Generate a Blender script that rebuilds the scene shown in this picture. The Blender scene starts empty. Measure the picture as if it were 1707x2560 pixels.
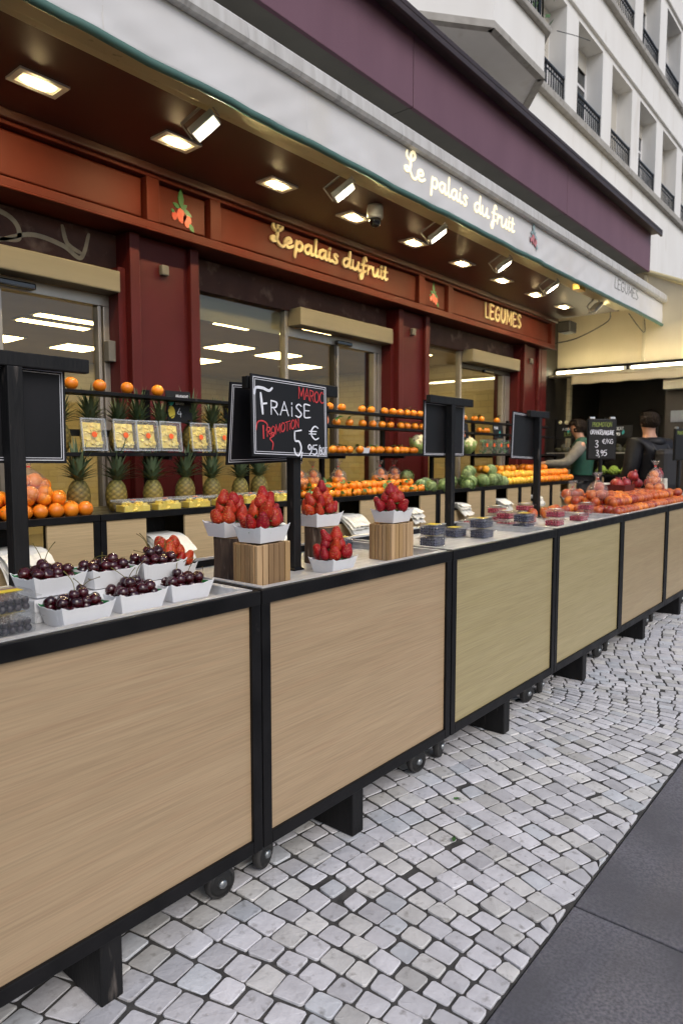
import bpy, math, random
from mathutils import Vector, Matrix, noise
random.seed(11)
sc = bpy.context.scene
COL = sc.collection
PI = math.pi
R = math.radians

# ------------------------------------------------------------------ camera, sky, sun, exposure
cd = bpy.data.cameras.new('camera'); cam = bpy.data.objects.new('camera', cd); COL.objects.link(cam)
cam.location = (0, 0, 1.35); cam.rotation_euler = (R(90 - 4.739), 0, R(39.80 - 90))
cd.sensor_fit = 'VERTICAL'; cd.sensor_height = 36; cd.sensor_width = 24; cd.lens = 24
cd.clip_start = 0.05; cd.clip_end = 400
cd.dof.use_dof = True; cd.dof.focus_distance = 2.45; cd.dof.aperture_fstop = 4.0
sc.camera = cam
SUN_EL, SUN_AZ = 42, -105      # sun stands behind and to the left of the camera, behind cloud
w = bpy.data.worlds.new('World'); sc.world = w; w.use_nodes = True
nt = w.node_tree; bg = nt.nodes['Background']
sky = nt.nodes.new('ShaderNodeTexSky'); sky.sky_type = 'NISHITA'; sky.sun_disc = False
sky.sun_elevation = R(SUN_EL); sky.sun_rotation = R(90 - SUN_AZ)
sky.air_density = 1.0; sky.dust_density = 2.2; sky.ozone_density = 1.0
nt.links.new(sky.outputs[0], bg.inputs[0]); bg.inputs[1].default_value = 0.11
sl = bpy.data.lights.new('sun', 'SUN'); sun = bpy.data.objects.new('sun', sl); COL.objects.link(sun)
sl.energy = 0.9; sl.angle = R(35); sl.color = (1, .97, .93)
sd = Vector((math.cos(R(SUN_AZ)) * math.cos(R(SUN_EL)), math.sin(R(SUN_AZ)) * math.cos(R(SUN_EL)), math.sin(R(SUN_EL))))
sun.rotation_euler = sd.to_track_quat('Z', 'Y').to_euler()
sc.view_settings.view_transform = 'Standard'; sc.view_settings.look = 'None'
sc.view_settings.exposure = 0.40; sc.view_settings.gamma = 1.0
sc.render.engine = 'CYCLES'
cy = sc.cycles
cy.use_denoising = True; cy.filter_width = 1.4
cy.max_bounces = 10; cy.diffuse_bounces = 4; cy.glossy_bounces = 4; cy.transmission_bounces = 6; cy.transparent_max_bounces = 14
cy.caustics_reflective = False; cy.caustics_refractive = False; cy.sample_clamp_indirect = 6

# ------------------------------------------------------------------ materials
MATS = {}
def node(nt, t, **kw):
    n = nt.nodes.new(t)
    for k, v in kw.items(): setattr(n, k, v)
    return n
def M(name, c1, c2=None, scale=4, detail=5, rough=.5, rough2=None, bump=0, bscale=60, metal=0, stretch=None, coat=0, rand=0, sss=0,
      lo=.35, hi=.65, attr=None, spec=.5, emit=None, sheen=0, dist=0, spots=None, coords='Object', c3=None, s3=20, lo3=.6, hi3=.75):
    m = bpy.data.materials.new(name); m.use_nodes = True; nt = m.node_tree; L = nt.links.new
    b = nt.nodes['Principled BSDF']
    b.inputs['Roughness'].default_value = rough; b.inputs['Metallic'].default_value = metal
    b.inputs['Specular IOR Level'].default_value = spec
    if coat: b.inputs['Coat Weight'].default_value = coat; b.inputs['Coat Roughness'].default_value = .12
    if sss: b.inputs['Subsurface Weight'].default_value = sss; b.inputs['Subsurface Radius'].default_value = (.01, .004, .002)
    if sheen: b.inputs['Sheen Weight'].default_value = sheen
    if emit: b.inputs['Emission Color'].default_value = (*emit[:3], 1); b.inputs['Emission Strength'].default_value = emit[3]
    tc = node(nt, 'ShaderNodeTexCoord'); oi = node(nt, 'ShaderNodeObjectInfo')
    off = node(nt, 'ShaderNodeVectorMath', operation='MULTIPLY_ADD'); off.inputs[1].default_value = stretch or (1, 1, 1)
    cmb = node(nt, 'ShaderNodeCombineXYZ')
    mm = node(nt, 'ShaderNodeMath', operation='MULTIPLY'); mm.inputs[1].default_value = 37.0
    L(oi.outputs['Random'], mm.inputs[0]); L(mm.outputs[0], cmb.inputs[0]); L(mm.outputs[0], cmb.inputs[2])
    L(tc.outputs[coords], off.inputs[0]); L(cmb.outputs[0], off.inputs[2])
    vec = off.outputs[0]
    col = None
    if c2 is not None:
        n = node(nt, 'ShaderNodeTexNoise'); n.inputs['Scale'].default_value = scale; n.inputs['Detail'].default_value = detail; n.inputs['Distortion'].default_value = dist
        L(vec, n.inputs['Vector'])
        r = node(nt, 'ShaderNodeMapRange'); r.inputs[1].default_value = lo; r.inputs[2].default_value = hi
        L(n.outputs['Fac'], r.inputs[0])
        mx = node(nt, 'ShaderNodeMix', data_type='RGBA'); mx.inputs[6].default_value = (*c1, 1); mx.inputs[7].default_value = (*c2, 1)
        L(r.outputs[0], mx.inputs[0]); col = mx.outputs[2]
        if rough2 is not None:
            rr = node(nt, 'ShaderNodeMapRange'); rr.inputs[3].default_value = rough; rr.inputs[4].default_value = rough2
            L(r.outputs[0], rr.inputs[0]); L(rr.outputs[0], b.inputs['Roughness'])
    else:
        rgb = node(nt, 'ShaderNodeRGB'); rgb.outputs[0].default_value = (*c1, 1); col = rgb.outputs[0]
    if c3 is not None:
        n = node(nt, 'ShaderNodeTexNoise'); n.inputs['Scale'].default_value = s3; n.inputs['Detail'].default_value = 6
        L(vec, n.inputs['Vector'])
        r = node(nt, 'ShaderNodeMapRange'); r.inputs[1].default_value = lo3; r.inputs[2].default_value = hi3; L(n.outputs['Fac'], r.inputs[0])
        mx = node(nt, 'ShaderNodeMix', data_type='RGBA'); L(r.outputs[0], mx.inputs[0]); L(col, mx.inputs[6]); mx.inputs[7].default_value = (*c3, 1); col = mx.outputs[2]
    if spots:      # (scale, size, colour): small dots
        v = node(nt, 'ShaderNodeTexVoronoi'); v.inputs['Scale'].default_value = spots[0]; L(tc.outputs['Object'], v.inputs['Vector'])
        r = node(nt, 'ShaderNodeMapRange'); r.inputs[1].default_value = spots[1]; r.inputs[2].default_value = spots[1] * .6; L(v.outputs['Distance'], r.inputs[0])
        mx = node(nt, 'ShaderNodeMix', data_type='RGBA'); L(r.outputs[0], mx.inputs[0]); L(col, mx.inputs[6]); mx.inputs[7].default_value = (*spots[2], 1); col = mx.outputs[2]
        if len(spots) > 3:
            bp = node(nt, 'ShaderNodeBump'); bp.inputs['Strength'].default_value = spots[3]; bp.inputs['Distance'].default_value = .002
            rr = node(nt, 'ShaderNodeMapRange'); rr.inputs[2].default_value = spots[1] * 2.2; L(v.outputs['Distance'], rr.inputs[0])
            L(rr.outputs[0], bp.inputs['Height']); L(bp.outputs[0], b.inputs['Normal'])
    if attr:       # per-piece tint carried by the mesh: its own colour variation
        a = node(nt, 'ShaderNodeAttribute', attribute_name=attr)
        mx = node(nt, 'ShaderNodeMix', data_type='RGBA', blend_type='MULTIPLY'); mx.inputs[0].default_value = 1
        L(col, mx.inputs[6]); L(a.outputs['Color'], mx.inputs[7]); col = mx.outputs[2]
    if rand:
        hs = node(nt, 'ShaderNodeHueSaturation')
        r = node(nt, 'ShaderNodeMapRange'); r.inputs[3].default_value = 1 - rand; r.inputs[4].default_value = 1 + rand; L(oi.outputs['Random'], r.inputs[0])
        r2 = node(nt, 'ShaderNodeMapRange'); r2.inputs[3].default_value = .5 - rand * .035; r2.inputs[4].default_value = .5 + rand * .035; L(oi.outputs['Random'], r2.inputs[0])
        L(r.outputs[0], hs.inputs['Value']); L(r2.outputs[0], hs.inputs['Hue']); L(col, hs.inputs['Color']); col = hs.outputs[0]
    L(col, b.inputs['Base Color'])
    if bump:
        n = node(nt, 'ShaderNodeTexNoise'); n.inputs['Scale'].default_value = bscale; n.inputs['Detail'].default_value = 4
        L(vec, n.inputs['Vector'])
        bp = node(nt, 'ShaderNodeBump'); bp.inputs['Strength'].default_value = bump; bp.inputs['Distance'].default_value = .004
        L(n.outputs['Fac'], bp.inputs['Height']); L(bp.outputs[0], b.inputs['Normal'])
    MATS[name] = m
    return m
def glassy(name, tint, tr, rough=.02, gcol=(1, 1, 1), ior=1.45, bump=0, bscale=30, haze=0, hazecol=(.8, .8, .8)):
    """thin clear sheet: see-through with a Fresnel reflection, optionally with some milky diffuse"""
    m = bpy.data.materials.new(name); m.use_nodes = True; nt = m.node_tree; nt.nodes.clear(); L = nt.links.new
    o = node(nt, 'ShaderNodeOutputMaterial'); t = node(nt, 'ShaderNodeBsdfTransparent'); t.inputs[0].default_value = (*tint, 1)
    g = node(nt, 'ShaderNodeBsdfGlossy'); g.inputs['Roughness'].default_value = rough; g.inputs[0].default_value = (*gcol, 1)
    f = node(nt, 'ShaderNodeLayerWeight'); f.inputs[0].default_value = .5
    pw = node(nt, 'ShaderNodeMath', operation='POWER'); pw.inputs[1].default_value = 5.0; L(f.outputs['Facing'], pw.inputs[0])
    mr = node(nt, 'ShaderNodeMapRange'); mr.inputs[3].default_value = tr; mr.inputs[4].default_value = .9; L(pw.outputs[0], mr.inputs[0])
    mx = node(nt, 'ShaderNodeMixShader'); L(mr.outputs[0], mx.inputs[0])
    src = t.outputs[0]
    if haze:
        d = node(nt, 'ShaderNodeBsdfDiffuse'); d.inputs[0].default_value = (*hazecol, 1)
        m2 = node(nt, 'ShaderNodeMixShader'); m2.inputs[0].default_value = haze; L(src, m2.inputs[1]); L(d.outputs[0], m2.inputs[2]); src = m2.outputs[0]
    L(src, mx.inputs[1]); L(g.outputs[0], mx.inputs[2]); L(mx.outputs[0], o.inputs[0])
    if bump:
        n = node(nt, 'ShaderNodeTexNoise'); n.inputs['Scale'].default_value = bscale
        bp = node(nt, 'ShaderNodeBump'); bp.inputs['Strength'].default_value = bump; bp.inputs['Distance'].default_value = .01
        L(n.outputs['Fac'], bp.inputs['Height']); L(bp.outputs[0], g.inputs['Normal']); L(bp.outputs[0], f.inputs['Normal'])
    MATS[name] = m
    return m
def emitter(name, c, s):
    m = bpy.data.materials.new(name); m.use_nodes = True; nt = m.node_tree; nt.nodes.clear()
    o = node(nt, 'ShaderNodeOutputMaterial'); e = node(nt, 'ShaderNodeEmission'); e.inputs[0].default_value = (*c, 1); e.inputs[1].default_value = s
    nt.links.new(e.outputs[0], o.inputs[0]); MATS[name] = m; return m
def lens(name, c, lo, hi, hx, hy):
    """frosted lamp glass: brightest over the light source, dimmer towards its rim"""
    m = emitter(name, c, hi); nt = m.node_tree; L = nt.links.new; e = [n for n in nt.nodes if n.type == 'EMISSION'][0]
    tc = node(nt, 'ShaderNodeTexCoord'); sp = node(nt, 'ShaderNodeSeparateXYZ'); L(tc.outputs['Object'], sp.inputs[0]); outs = []
    for i, h in ((0, hx), (1, hy)):
        ab = node(nt, 'ShaderNodeMath', operation='ABSOLUTE'); L(sp.outputs[i], ab.inputs[0])
        r = node(nt, 'ShaderNodeMapRange', interpolation_type='SMOOTHSTEP'); r.inputs[1].default_value = h; r.inputs[2].default_value = 0; L(ab.outputs[0], r.inputs[0]); outs.append(r.outputs[0])
    mu0 = node(nt, 'ShaderNodeMath', operation='MULTIPLY'); L(outs[0], mu0.inputs[0]); L(outs[1], mu0.inputs[1]); mu = node(nt, 'ShaderNodeMath', operation='POWER'); L(mu0.outputs[0], mu.inputs[0]); mu.inputs[1].default_value = 2.0
    r = node(nt, 'ShaderNodeMapRange'); r.inputs[3].default_value = lo; r.inputs[4].default_value = hi; L(mu.outputs[0], r.inputs[0]); L(r.outputs[0], e.inputs[1])
def oak(name, a, b, c):
    """printed oak laminate: long wavy grain along local X plus fine pores"""
    m = M(name, a, b, scale=1.6, detail=7, stretch=(.35, 1, 9), lo=.25, hi=.75, rough=.42, dist=.4, c3=c, s3=6.5, lo3=.45, hi3=.8)
    nt = m.node_tree; L = nt.links.new; bs = nt.nodes['Principled BSDF']
    n = node(nt, 'ShaderNodeTexNoise'); n.inputs['Scale'].default_value = 9; n.inputs['Detail'].default_value = 5; n.inputs['Roughness'].default_value = .62
    mp = node(nt, 'ShaderNodeMapping'); mp.inputs['Scale'].default_value = (.42, 1, 23); mp.inputs['Rotation'].default_value = (0, R(2.5), 0)
    tc = [x for x in nt.nodes if x.type == 'TEX_COORD'][0]; L(tc.outputs['Object'], mp.inputs[0]); L(mp.outputs[0], n.inputs['Vector'])
    r = node(nt, 'ShaderNodeMapRange'); r.inputs[1].default_value = .40; r.inputs[2].default_value = .66; r.inputs[3].default_value = 1.07; r.inputs[4].default_value = .84; L(n.outputs['Fac'], r.inputs[0])
    mx = node(nt, 'ShaderNodeMix', data_type='RGBA', blend_type='MULTIPLY'); mx.inputs[0].default_value = 1
    old = bs.inputs['Base Color'].links[0].from_socket; L(old, mx.inputs[6]); L(r.outputs[0], mx.inputs[7]); L(mx.outputs[2], bs.inputs['Base Color'])
    bp = node(nt, 'ShaderNodeBump'); bp.inputs['Strength'].default_value = .12; bp.inputs['Distance'].default_value = .001; L(n.outputs['Fac'], bp.inputs['Height']); L(bp.outputs[0], bs.inputs['Normal'])
    return m
oak('oak_rosy', (.445, .325, .200), (.385, .272, .162), (.415, .280, .168))
oak('oak_olive', (.415, .345, .185), (.355, .285, .146), (.375, .308, .150))
oak('oak_sand', (.40, .31, .180), (.325, .242, .135), (.35, .25, .142))
oak('oak_pale', (.58, .43, .24), (.50, .36, .19), (.52, .38, .21))
M('black_steel', (.0045, .0045, .005), (.009, .0085, .0095), scale=9, rough=.38, rough2=.55, spec=.2, bump=.12, bscale=90, c3=(.06, .055, .052), s3=14, lo3=.67, hi3=.8)
M('black_wood', (.005, .005, .0055), (.010, .0095, .010), scale=6, stretch=(3, 3, .6), rough=.6, spec=.3, bump=.5, bscale=30, c3=(.10, .085, .075), s3=9, lo3=.66, hi3=.76)
M('tray_steel', (.78, .775, .77), (.66, .655, .65), scale=7, rough=.32, rough2=.5, metal=.45, stretch=(.6, 5, 5))
M('zinc', (.40, .42, .43), (.28, .30, .31), scale=12, rough=.35, metal=.9)
M('rubber', (.022, .021, .021), (.045, .043, .042), scale=20, rough=.75)
M('wheel_black', (.012, .012, .012), rough=.45)
M('card_white', (.87, .87, .88), (.83, .83, .85), scale=5, rough=.6)
M('paper_white', (.80, .78, .72), (.70, .68, .62), scale=8, rough=.8, bump=.4, bscale=25)
M('green_paper', (.02, .22, .06), rough=.6)
M('cherry', (.022, .0015, .004), (.060, .003, .008), scale=30, rough=.14, coat=.6, rand=.3, sss=.1)
M('cherry_stem', (.16, .16, .03), (.12, .07, .02), scale=30, rough=.6)
M('strawberry', (.47, .024, .012), (.27, .006, .006), scale=24, rough=.38, spec=.3, coat=.05, sss=0, rand=.3, spots=(150, .24, (.60, .26, .06), .9))
M('calyx', (.06, .19, .03), (.11, .27, .06), scale=40, rough=.55, rand=.2)
M('bark', (.10, .062, .040), (.045, .028, .019), scale=14, stretch=(3, 3, .5), rough=.85, bump=1, bscale=40, c3=(.22, .17, .13), s3=22)
for i, c in enumerate([(.50, .31, .15), (.40, .235, .105), (.58, .38, .20), (.33, .20, .095), (.46, .29, .13)]):
    M('slat%d' % i, c, tuple(x * .72 for x in c), scale=7, stretch=(3, 3, .35), rough=.55, bump=.25, bscale=30, c3=tuple(x * .4 for x in c), s3=5, lo3=.66, hi3=.8)
M('chalkboard', (.007, .007, .008), (.012, .0115, .0135), scale=3, rough=.45, rough2=.6, spec=.3)
M('board_line', (.62, .62, .66), rough=.6)
M('chalk_white', (.86, .87, .92), (.66, .68, .75), scale=45, rough=.8)
M('chalk_red', (.66, .055, .06), (.48, .04, .045), scale=45, rough=.8)
M('chalk_lime', (.22, .28, .06), rough=.8)
M('chalk_teal', (.03, .34, .33), rough=.8)
M('chalk_yellow', (.75, .60, .08), rough=.8)
M('chalk_peach', (.80, .25, .13), rough=.8)
glassy('clear_plastic', (.985, .99, .99), .05, rough=.10, bump=.35, bscale=60, haze=.025, hazecol=(.85, .88, .92))
glassy('shine_plastic', (.97, .98, .98), .08, rough=.15, haze=.18, hazecol=(.85, .87, .9))  # diffuse white put in for the shine on clear rims
glassy('bag_film', (.98, .97, .96), .05, rough=.16, bump=.9, bscale=28, haze=.07, hazecol=(.9, .86, .84))
M('blueberry', (.020, .024, .060), (.05, .055, .11), scale=40, rough=.5)
M('blackberry', (.010, .006, .012), (.02, .01, .02), scale=60, rough=.3)
M('raspberry', (.50, .03, .07), (.40, .02, .05), scale=60, rough=.4)
M('label_yellow', (.80, .60, .03), (.75, .55, .03), rough=.4)
M('label_violet', (.10, .04, .22), rough=.4)
M('orange_peel', (.88, .27, .012), (.80, .215, .010), scale=25, rough=.36, bump=.12, bscale=260, rand=.10, coat=.15)
M('orange_gold', (.90, .38, .03), (.85, .31, .02), scale=25, rough=.38, bump=.12, bscale=260, rand=.10)
M('lemon_peel', (.86, .52, .055), (.80, .44, .04), scale=20, rough=.38, bump=.12, bscale=200, rand=.08)
M('blood_peel', (.78, .22, .03), (.28, .020, .022), scale=9, rough=.34, bump=.1, bscale=240, rand=.35, lo=.3, hi=.7, coat=.15)
M('pome_peel', (.36, .03, .035), (.24, .018, .026), scale=14, rough=.3, rand=.2, coat=.2)
M('leaf', (.035, .115, .02), (.06, .17, .03), scale=20, rough=.42, rand=.25)
M('pine_skin', (.34, .235, .065), (.27, .185, .05), scale=30, rough=.6, attr='tint', rand=.12)
M('pine_leaf', (.070, .115, .055), (.14, .185, .10), scale=16, rough=.5, rand=.18)
M('pine_flesh', (.92, .74, .15), (.85, .60, .07), scale=30, rough=.35, coat=.2)
M('sticker', (.90, .13, .02), rough=.5)
M('curd', (.76, .68, .44), (.66, .57, .33), scale=40, rough=.7, bump=.6, bscale=120)
M('cabbage_leaf', (.24, .34, .09), (.36, .45, .16), scale=14, rough=.5)
M('artichoke', (.30, .38, .17), (.22, .30, .12), scale=18, rough=.55, rand=.15, attr='tint')
M('romanesco', (.34, .46, .06), (.26, .38, .05), scale=40, rough=.6)
M('avocado', (.028, .028, .014), (.05, .045, .02), scale=30, rough=.5)
M('greens', (.03, .09, .015), (.06, .15, .03), scale=40, rough=.6)
M('maroon', (.118, .0185, .0095), (.100, .015, .0078), scale=3, rough=.55, rough2=.62, spec=.25, bump=.03, bscale=8)
M('maroon_deep', (.092, .0095, .010), (.078, .008, .008), scale=3, rough=.42, rough2=.5, spec=.3)
M('lintel', (.050, .018, .014), (.075, .030, .024), scale=6, rough=.7, bump=.5, bscale=25, c3=(.20, .13, .10), s3=7, lo3=.56, hi3=.74)
M('spray_paint', (.42, .37, .28), (.30, .26, .20), scale=12, rough=.8)
M('soffit', (.075, .025, .017), (.062, .020, .014), scale=2, rough=.42)
M('gilt', (.84, .70, .42), (.78, .64, .38), scale=10, rough=.45)
M('emblem_red', (.72, .07, .02), (.62, .05, .015), scale=20, rough=.4)
M('emblem_green', (.03, .17, .04), rough=.4)
M('shutter_beige', (.27, .238, .168), (.24, .21, .148), scale=2, rough=.5, stretch=(.3, 1, 8))
M('aluminium', (.42, .39, .35), (.36, .33, .30), scale=5, rough=.38, metal=.6)
M('dark_frame', (.05, .04, .032), rough=.5)
glassy('shop_glass', (.93, .94, .90), .035, rough=.01)
glassy('window_glass', (.35, .40, .42), .12, rough=.02)
M('ceiling_tile', (.36, .28, .19), (.32, .25, .17), scale=2, rough=.8)
M('interior_floor', (.30, .27, .23), rough=.6)
M('cream_wall', (.62, .55, .38), (.58, .51, .35), scale=2, rough=.6)
emitter('light_panel', (1, .74, .32), 14)
lens('down_lens', (1, .74, .36), .9, 620, .105, .055)
lens('flood_lens', (1, .90, .66), 1.2, 1000, .078, .056)
emitter('tube_light', (1, .88, .56), 20)
emitter('led_violet', (.25, .12, 1), 1.6)
M('letter_glow', (.9, .86, .7), rough=.5, emit=(1, .84, .48, .62))  # emission stands in for light passing through the fabric letters
M('flood_case', (.30, .29, .27), rough=.5)
M('beam_cream', (.66, .57, .32), (.60, .51, .27), scale=3, rough=.55, c3=(.20, .15, .07), s3=13, lo3=.66, hi3=.8)
M('hem_green', (.075, .165, .140), (.06, .14, .12), scale=6, rough=.55)
M('canvas', (.68, .675, .68), (.645, .635, .635), scale=2.4, rough=.85, stretch=(1.2, 1, .35), c3=(.60, .57, .51), s3=1.6, lo3=.55, hi3=.9, bump=.15, bscale=6)
M('bar_dirty', (.60, .59, .575), (.50, .485, .465), scale=8, rough=.6, stretch=(3, .4, .4), c3=(.27, .26, .25), s3=7, lo3=.6, hi3=.78)
M('purple', (.168, .080, .108), (.146, .067, .092), scale=3, rough=.55, stretch=(1, 1, .3))
M('cap_brown', (.030, .018, .018), (.045, .028, .028), scale=8, rough=.55)
M('underside', (.17, .165, .135), (.145, .14, .115), scale=3, rough=.8)
M('render_white', (.84, .83, .81), (.79, .775, .75), scale=2.2, rough=.85, stretch=(1, 1, .22), bump=.08, bscale=40, c3=(.62, .58, .52), s3=3.2, lo3=.6, hi3=.85)
M('stone_sill', (.42, .40, .37), (.34, .32, .29), scale=8, rough=.8, c3=(.22, .20, .18), s3=9)
M('iron', (.015, .016, .018), rough=.45)
M('pvc_white', (.72, .72, .73), rough=.4)
M('blind', (.56, .53, .47), rough=.6)
M('cream_canvas', (.76, .66, .46), (.70, .60, .41), scale=3, rough=.85, stretch=(1, 1, .3))
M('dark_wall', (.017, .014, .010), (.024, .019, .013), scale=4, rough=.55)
M('grey_panel', (.30, .31, .34), (.27, .28, .31), scale=3, rough=.6)
M('skin', (.45, .24, .16), (.40, .21, .14), scale=12, rough=.5, sss=.1)
M('hair_dark', (.012, .008, .006), (.028, .018, .012), scale=60, rough=.7, spec=.15, stretch=(1, 1, .3))
M('puffer', (.005, .005, .008), (.009, .009, .012), scale=8, rough=.5, spec=.25)
M('vest_green', (.008, .070, .044), (.006, .055, .035), scale=9, rough=.6)
M('sleeve', (.21, .195, .165), (.16, .15, .13), scale=18, rough=.85, bump=.4, bscale=60)
M('trousers', (.014, .014, .018), rough=.8)
M('backpack', (.016, .016, .020), rough=.7)
M('granite', (.095, .094, .112), (.178, .176, .200), scale=110, detail=3, rough=.62, bump=.35, bscale=300, c3=(.085, .085, .098), s3=2.2, lo3=.45, hi3=.7)
M('mortar', (.045, .043, .041), (.080, .076, .071), scale=30, rough=.95, bump=.8, bscale=90)
M('asphalt', (.05, .05, .052), (.07, .07, .072), scale=60, rough=.9)
M('cobble', (.74, .735, .735), (.62, .615, .615), scale=14, detail=6, rough=.6, rough2=.75, bump=.6, bscale=55, attr='tint', c3=(.34, .325, .305), s3=34, lo3=.59, hi3=.78)
M('cctv_white', (.62, .60, .55), rough=.35)
M('cctv_dome', (.01, .01, .01), rough=.06, coat=.5)
M('grey_box', (.16, .155, .145), rough=.6)
M('cable', (.02, .02, .02), rough=.6)
M('amber', (.75, .42, .05), rough=.4)
M('red_tie', (.7, .03, .03), rough=.5)
M('poster_tile', (.10, .10, .09), (.38, .36, .32), scale=9, rough=.6)
# white wall tiles inside the shop (seen small through the glass)
def tiles(name):
    m = bpy.data.materials.new(name); m.use_nodes = True; nt = m.node_tree; b = nt.nodes['Principled BSDF']; b.inputs['Roughness'].default_value = .22
    tc = node(nt, 'ShaderNodeTexCoord'); mp = node(nt, 'ShaderNodeMapping'); mp.inputs['Rotation'].default_value = (R(90), 0, 0)
    br = node(nt, 'ShaderNodeTexBrick'); br.inputs['Scale'].default_value = 1; br.inputs['Brick Width'].default_value = .30; br.inputs['Row Height'].default_value = .11; br.inputs['Mortar Size'].default_value = .006
    br.inputs['Color1'].default_value = (.56, .49, .34, 1); br.inputs['Color2'].default_value = (.51, .44, .30, 1); br.inputs['Mortar'].default_value = (.42, .37, .27, 1)
    nt.links.new(tc.outputs['Object'], mp.inputs[0]); nt.links.new(mp.outputs[0], br.inputs[0]); nt.links.new(br.outputs[0], b.inputs[0]); MATS[name] = m
tiles('wall_tiles')

# ------------------------------------------------------------------ mesh helpers
class MB:
    def __init__(s): s.v = []; s.f = []; s.t = None
    def add(s, vs, fs):
        o = len(s.v); s.v += [tuple(x) for x in vs]; s.f += [tuple(i + o for i in f) for f in fs]; return s
    def box(s, x0, x1, y0, y1, z0, z1, rot=None):
        vs = [(x, y, z) for z in (z0, z1) for y in (y0, y1) for x in (x0, x1)]
        if rot is not None:
            c = Vector(((x0 + x1) / 2, (y0 + y1) / 2, (z0 + z1) / 2)); vs = [c + rot @ (Vector(v) - c) for v in vs]
        return s.add(vs, [(0, 2, 3, 1), (4, 5, 7, 6), (0, 1, 5, 4), (2, 6, 7, 3), (0, 4, 6, 2), (1, 3, 7, 5)])
    def tube(s, pts, r, n=8, caps=True):
        pts = [Vector(p) for p in pts]; m = len(pts); rs = r if isinstance(r, (list, tuple)) else [r] * m
        up = None; o = len(s.v)
        for i, p in enumerate(pts):
            t = (pts[min(i + 1, m - 1)] - pts[max(i - 1, 0)]).normalized()
            if up is None: up = t.orthogonal().normalized()
            up = (up - t * up.dot(t)); up = up.normalized() if up.length > 1e-6 else t.orthogonal().normalized()
            b = t.cross(up)
            for k in range(n):
                a = 2 * PI * k / n; s.v.append(tuple(p + (up * math.cos(a) + b * math.sin(a)) * rs[i]))
        for i in range(m - 1):
            for k in range(n):
                k2 = (k + 1) % n; s.f.append((o + i * n + k, o + i * n + k2, o + (i + 1) * n + k2, o + (i + 1) * n + k))
        if caps:
            s.f.append(tuple(o + k for k in reversed(range(n)))); s.f.append(tuple(o + (m - 1) * n + k for k in range(n)))
        return s
    def lathe(s, prof, n=16, c=(0, 0, 0), fn=None):
        o = len(s.v); m = len(prof)
        for i, (r, z) in enumerate(prof):
            for k in range(n):
                a = 2 * PI * k / n; rr, zz = (r, z) if fn is None else fn(r, z, a)
                s.v.append((c[0] + rr * math.cos(a), c[1] + rr * math.sin(a), c[2] + zz))
        for i in range(m - 1):
            for k in range(n):
                k2 = (k + 1) % n; s.f.append((o + i * n + k, o + i * n + k2, o + (i + 1) * n + k2, o + (i + 1) * n + k))
        s.f.append(tuple(o + k for k in reversed(range(n)))); s.f.append(tuple(o + (m - 1) * n + k for k in range(n)))
        return s
    def prism(s, poly, z0, z1):
        n = len(poly); vs = [(x, y, z0) for x, y in poly] + [(x, y, z1) for x, y in poly]
        return s.add(vs, [tuple(reversed(range(n))), tuple(range(n, 2 * n))] + [(k, (k + 1) % n, n + (k + 1) % n, n + k) for k in range(n)])
    def grid(s, fn, nu, nv):
        vs = [fn(i / nu, j / nv) for j in range(nv + 1) for i in range(nu + 1)]
        return s.add(vs, [(j * (nu + 1) + i, j * (nu + 1) + i + 1, (j + 1) * (nu + 1) + i + 1, (j + 1) * (nu + 1) + i) for j in range(nv) for i in range(nu)])
    def sphere(s, c, r, n=10, m=7, sq=(1, 1, 1)):
        pr = [(max(1e-4, math.sin(PI * i / m)) * r, -math.cos(PI * i / m) * r) for i in range(m + 1)]
        o = len(s.v); s.lathe(pr, n)
        for i in range(o, len(s.v)):
            v = s.v[i]; s.v[i] = (v[0] * sq[0] + c[0], v[1] * sq[1] + c[1], v[2] * sq[2] + c[2])
        return s
    def xf(s, mat, start=0):
        for i in range(start, len(s.v)): s.v[i] = tuple(mat @ Vector(s.v[i]))
        return s
    def mesh(s, name, mat, smooth=False):
        me = bpy.data.meshes.new(name); me.from_pydata(s.v, [], s.f); me.materials.append(MATS[mat])
        if smooth: me.polygons.foreach_set('use_smooth', [True] * len(me.polygons))
        if s.t is not None:
            ca = me.color_attributes.new('tint', 'FLOAT_COLOR', 'POINT')
            ca.data.foreach_set('color', [x for t in s.t for x in (*t, 1)])
        me.update(); return me
    def obj(s, name, mat, parent=None, smooth=False, bevel=0, loc=None, solid=0, rot=None):
        return mobj(name, s.mesh(name, mat, smooth), parent, bevel, loc, solid, rot)
def mobj(name, me, parent=None, bevel=0, loc=None, solid=0, rot=None):
    o = bpy.data.objects.new(name, me); COL.objects.link(o)
    if parent is not None: o.parent = parent
    if loc is not None: o.location = loc
    if rot is not None: o.rotation_euler = rot
    if solid:
        md = o.modifiers.new('s', 'SOLIDIFY'); md.thickness = solid; md.offset = 0
    if bevel:
        md = o.modifiers.new('b', 'BEVEL'); md.width = bevel; md.segments = 2; md.limit_method = 'ANGLE'; md.angle_limit = R(40)
    return o
def tag(o, label, cat, group=None, kind=None):
    if label: o['label'] = label
    if cat: o['category'] = cat
    if group: o['group'] = group
    if kind: o['kind'] = kind
    return o
def thing(name, label, cat, loc=(0, 0, 0), rz=0, group=None):
    o = bpy.data.objects.new(name, None); o.empty_display_size = .05; COL.objects.link(o); o.location = loc; o.rotation_euler = (0, 0, rz)
    return tag(o, label, cat, group)
def struct(o): o['kind'] = 'structure'; return o
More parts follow.
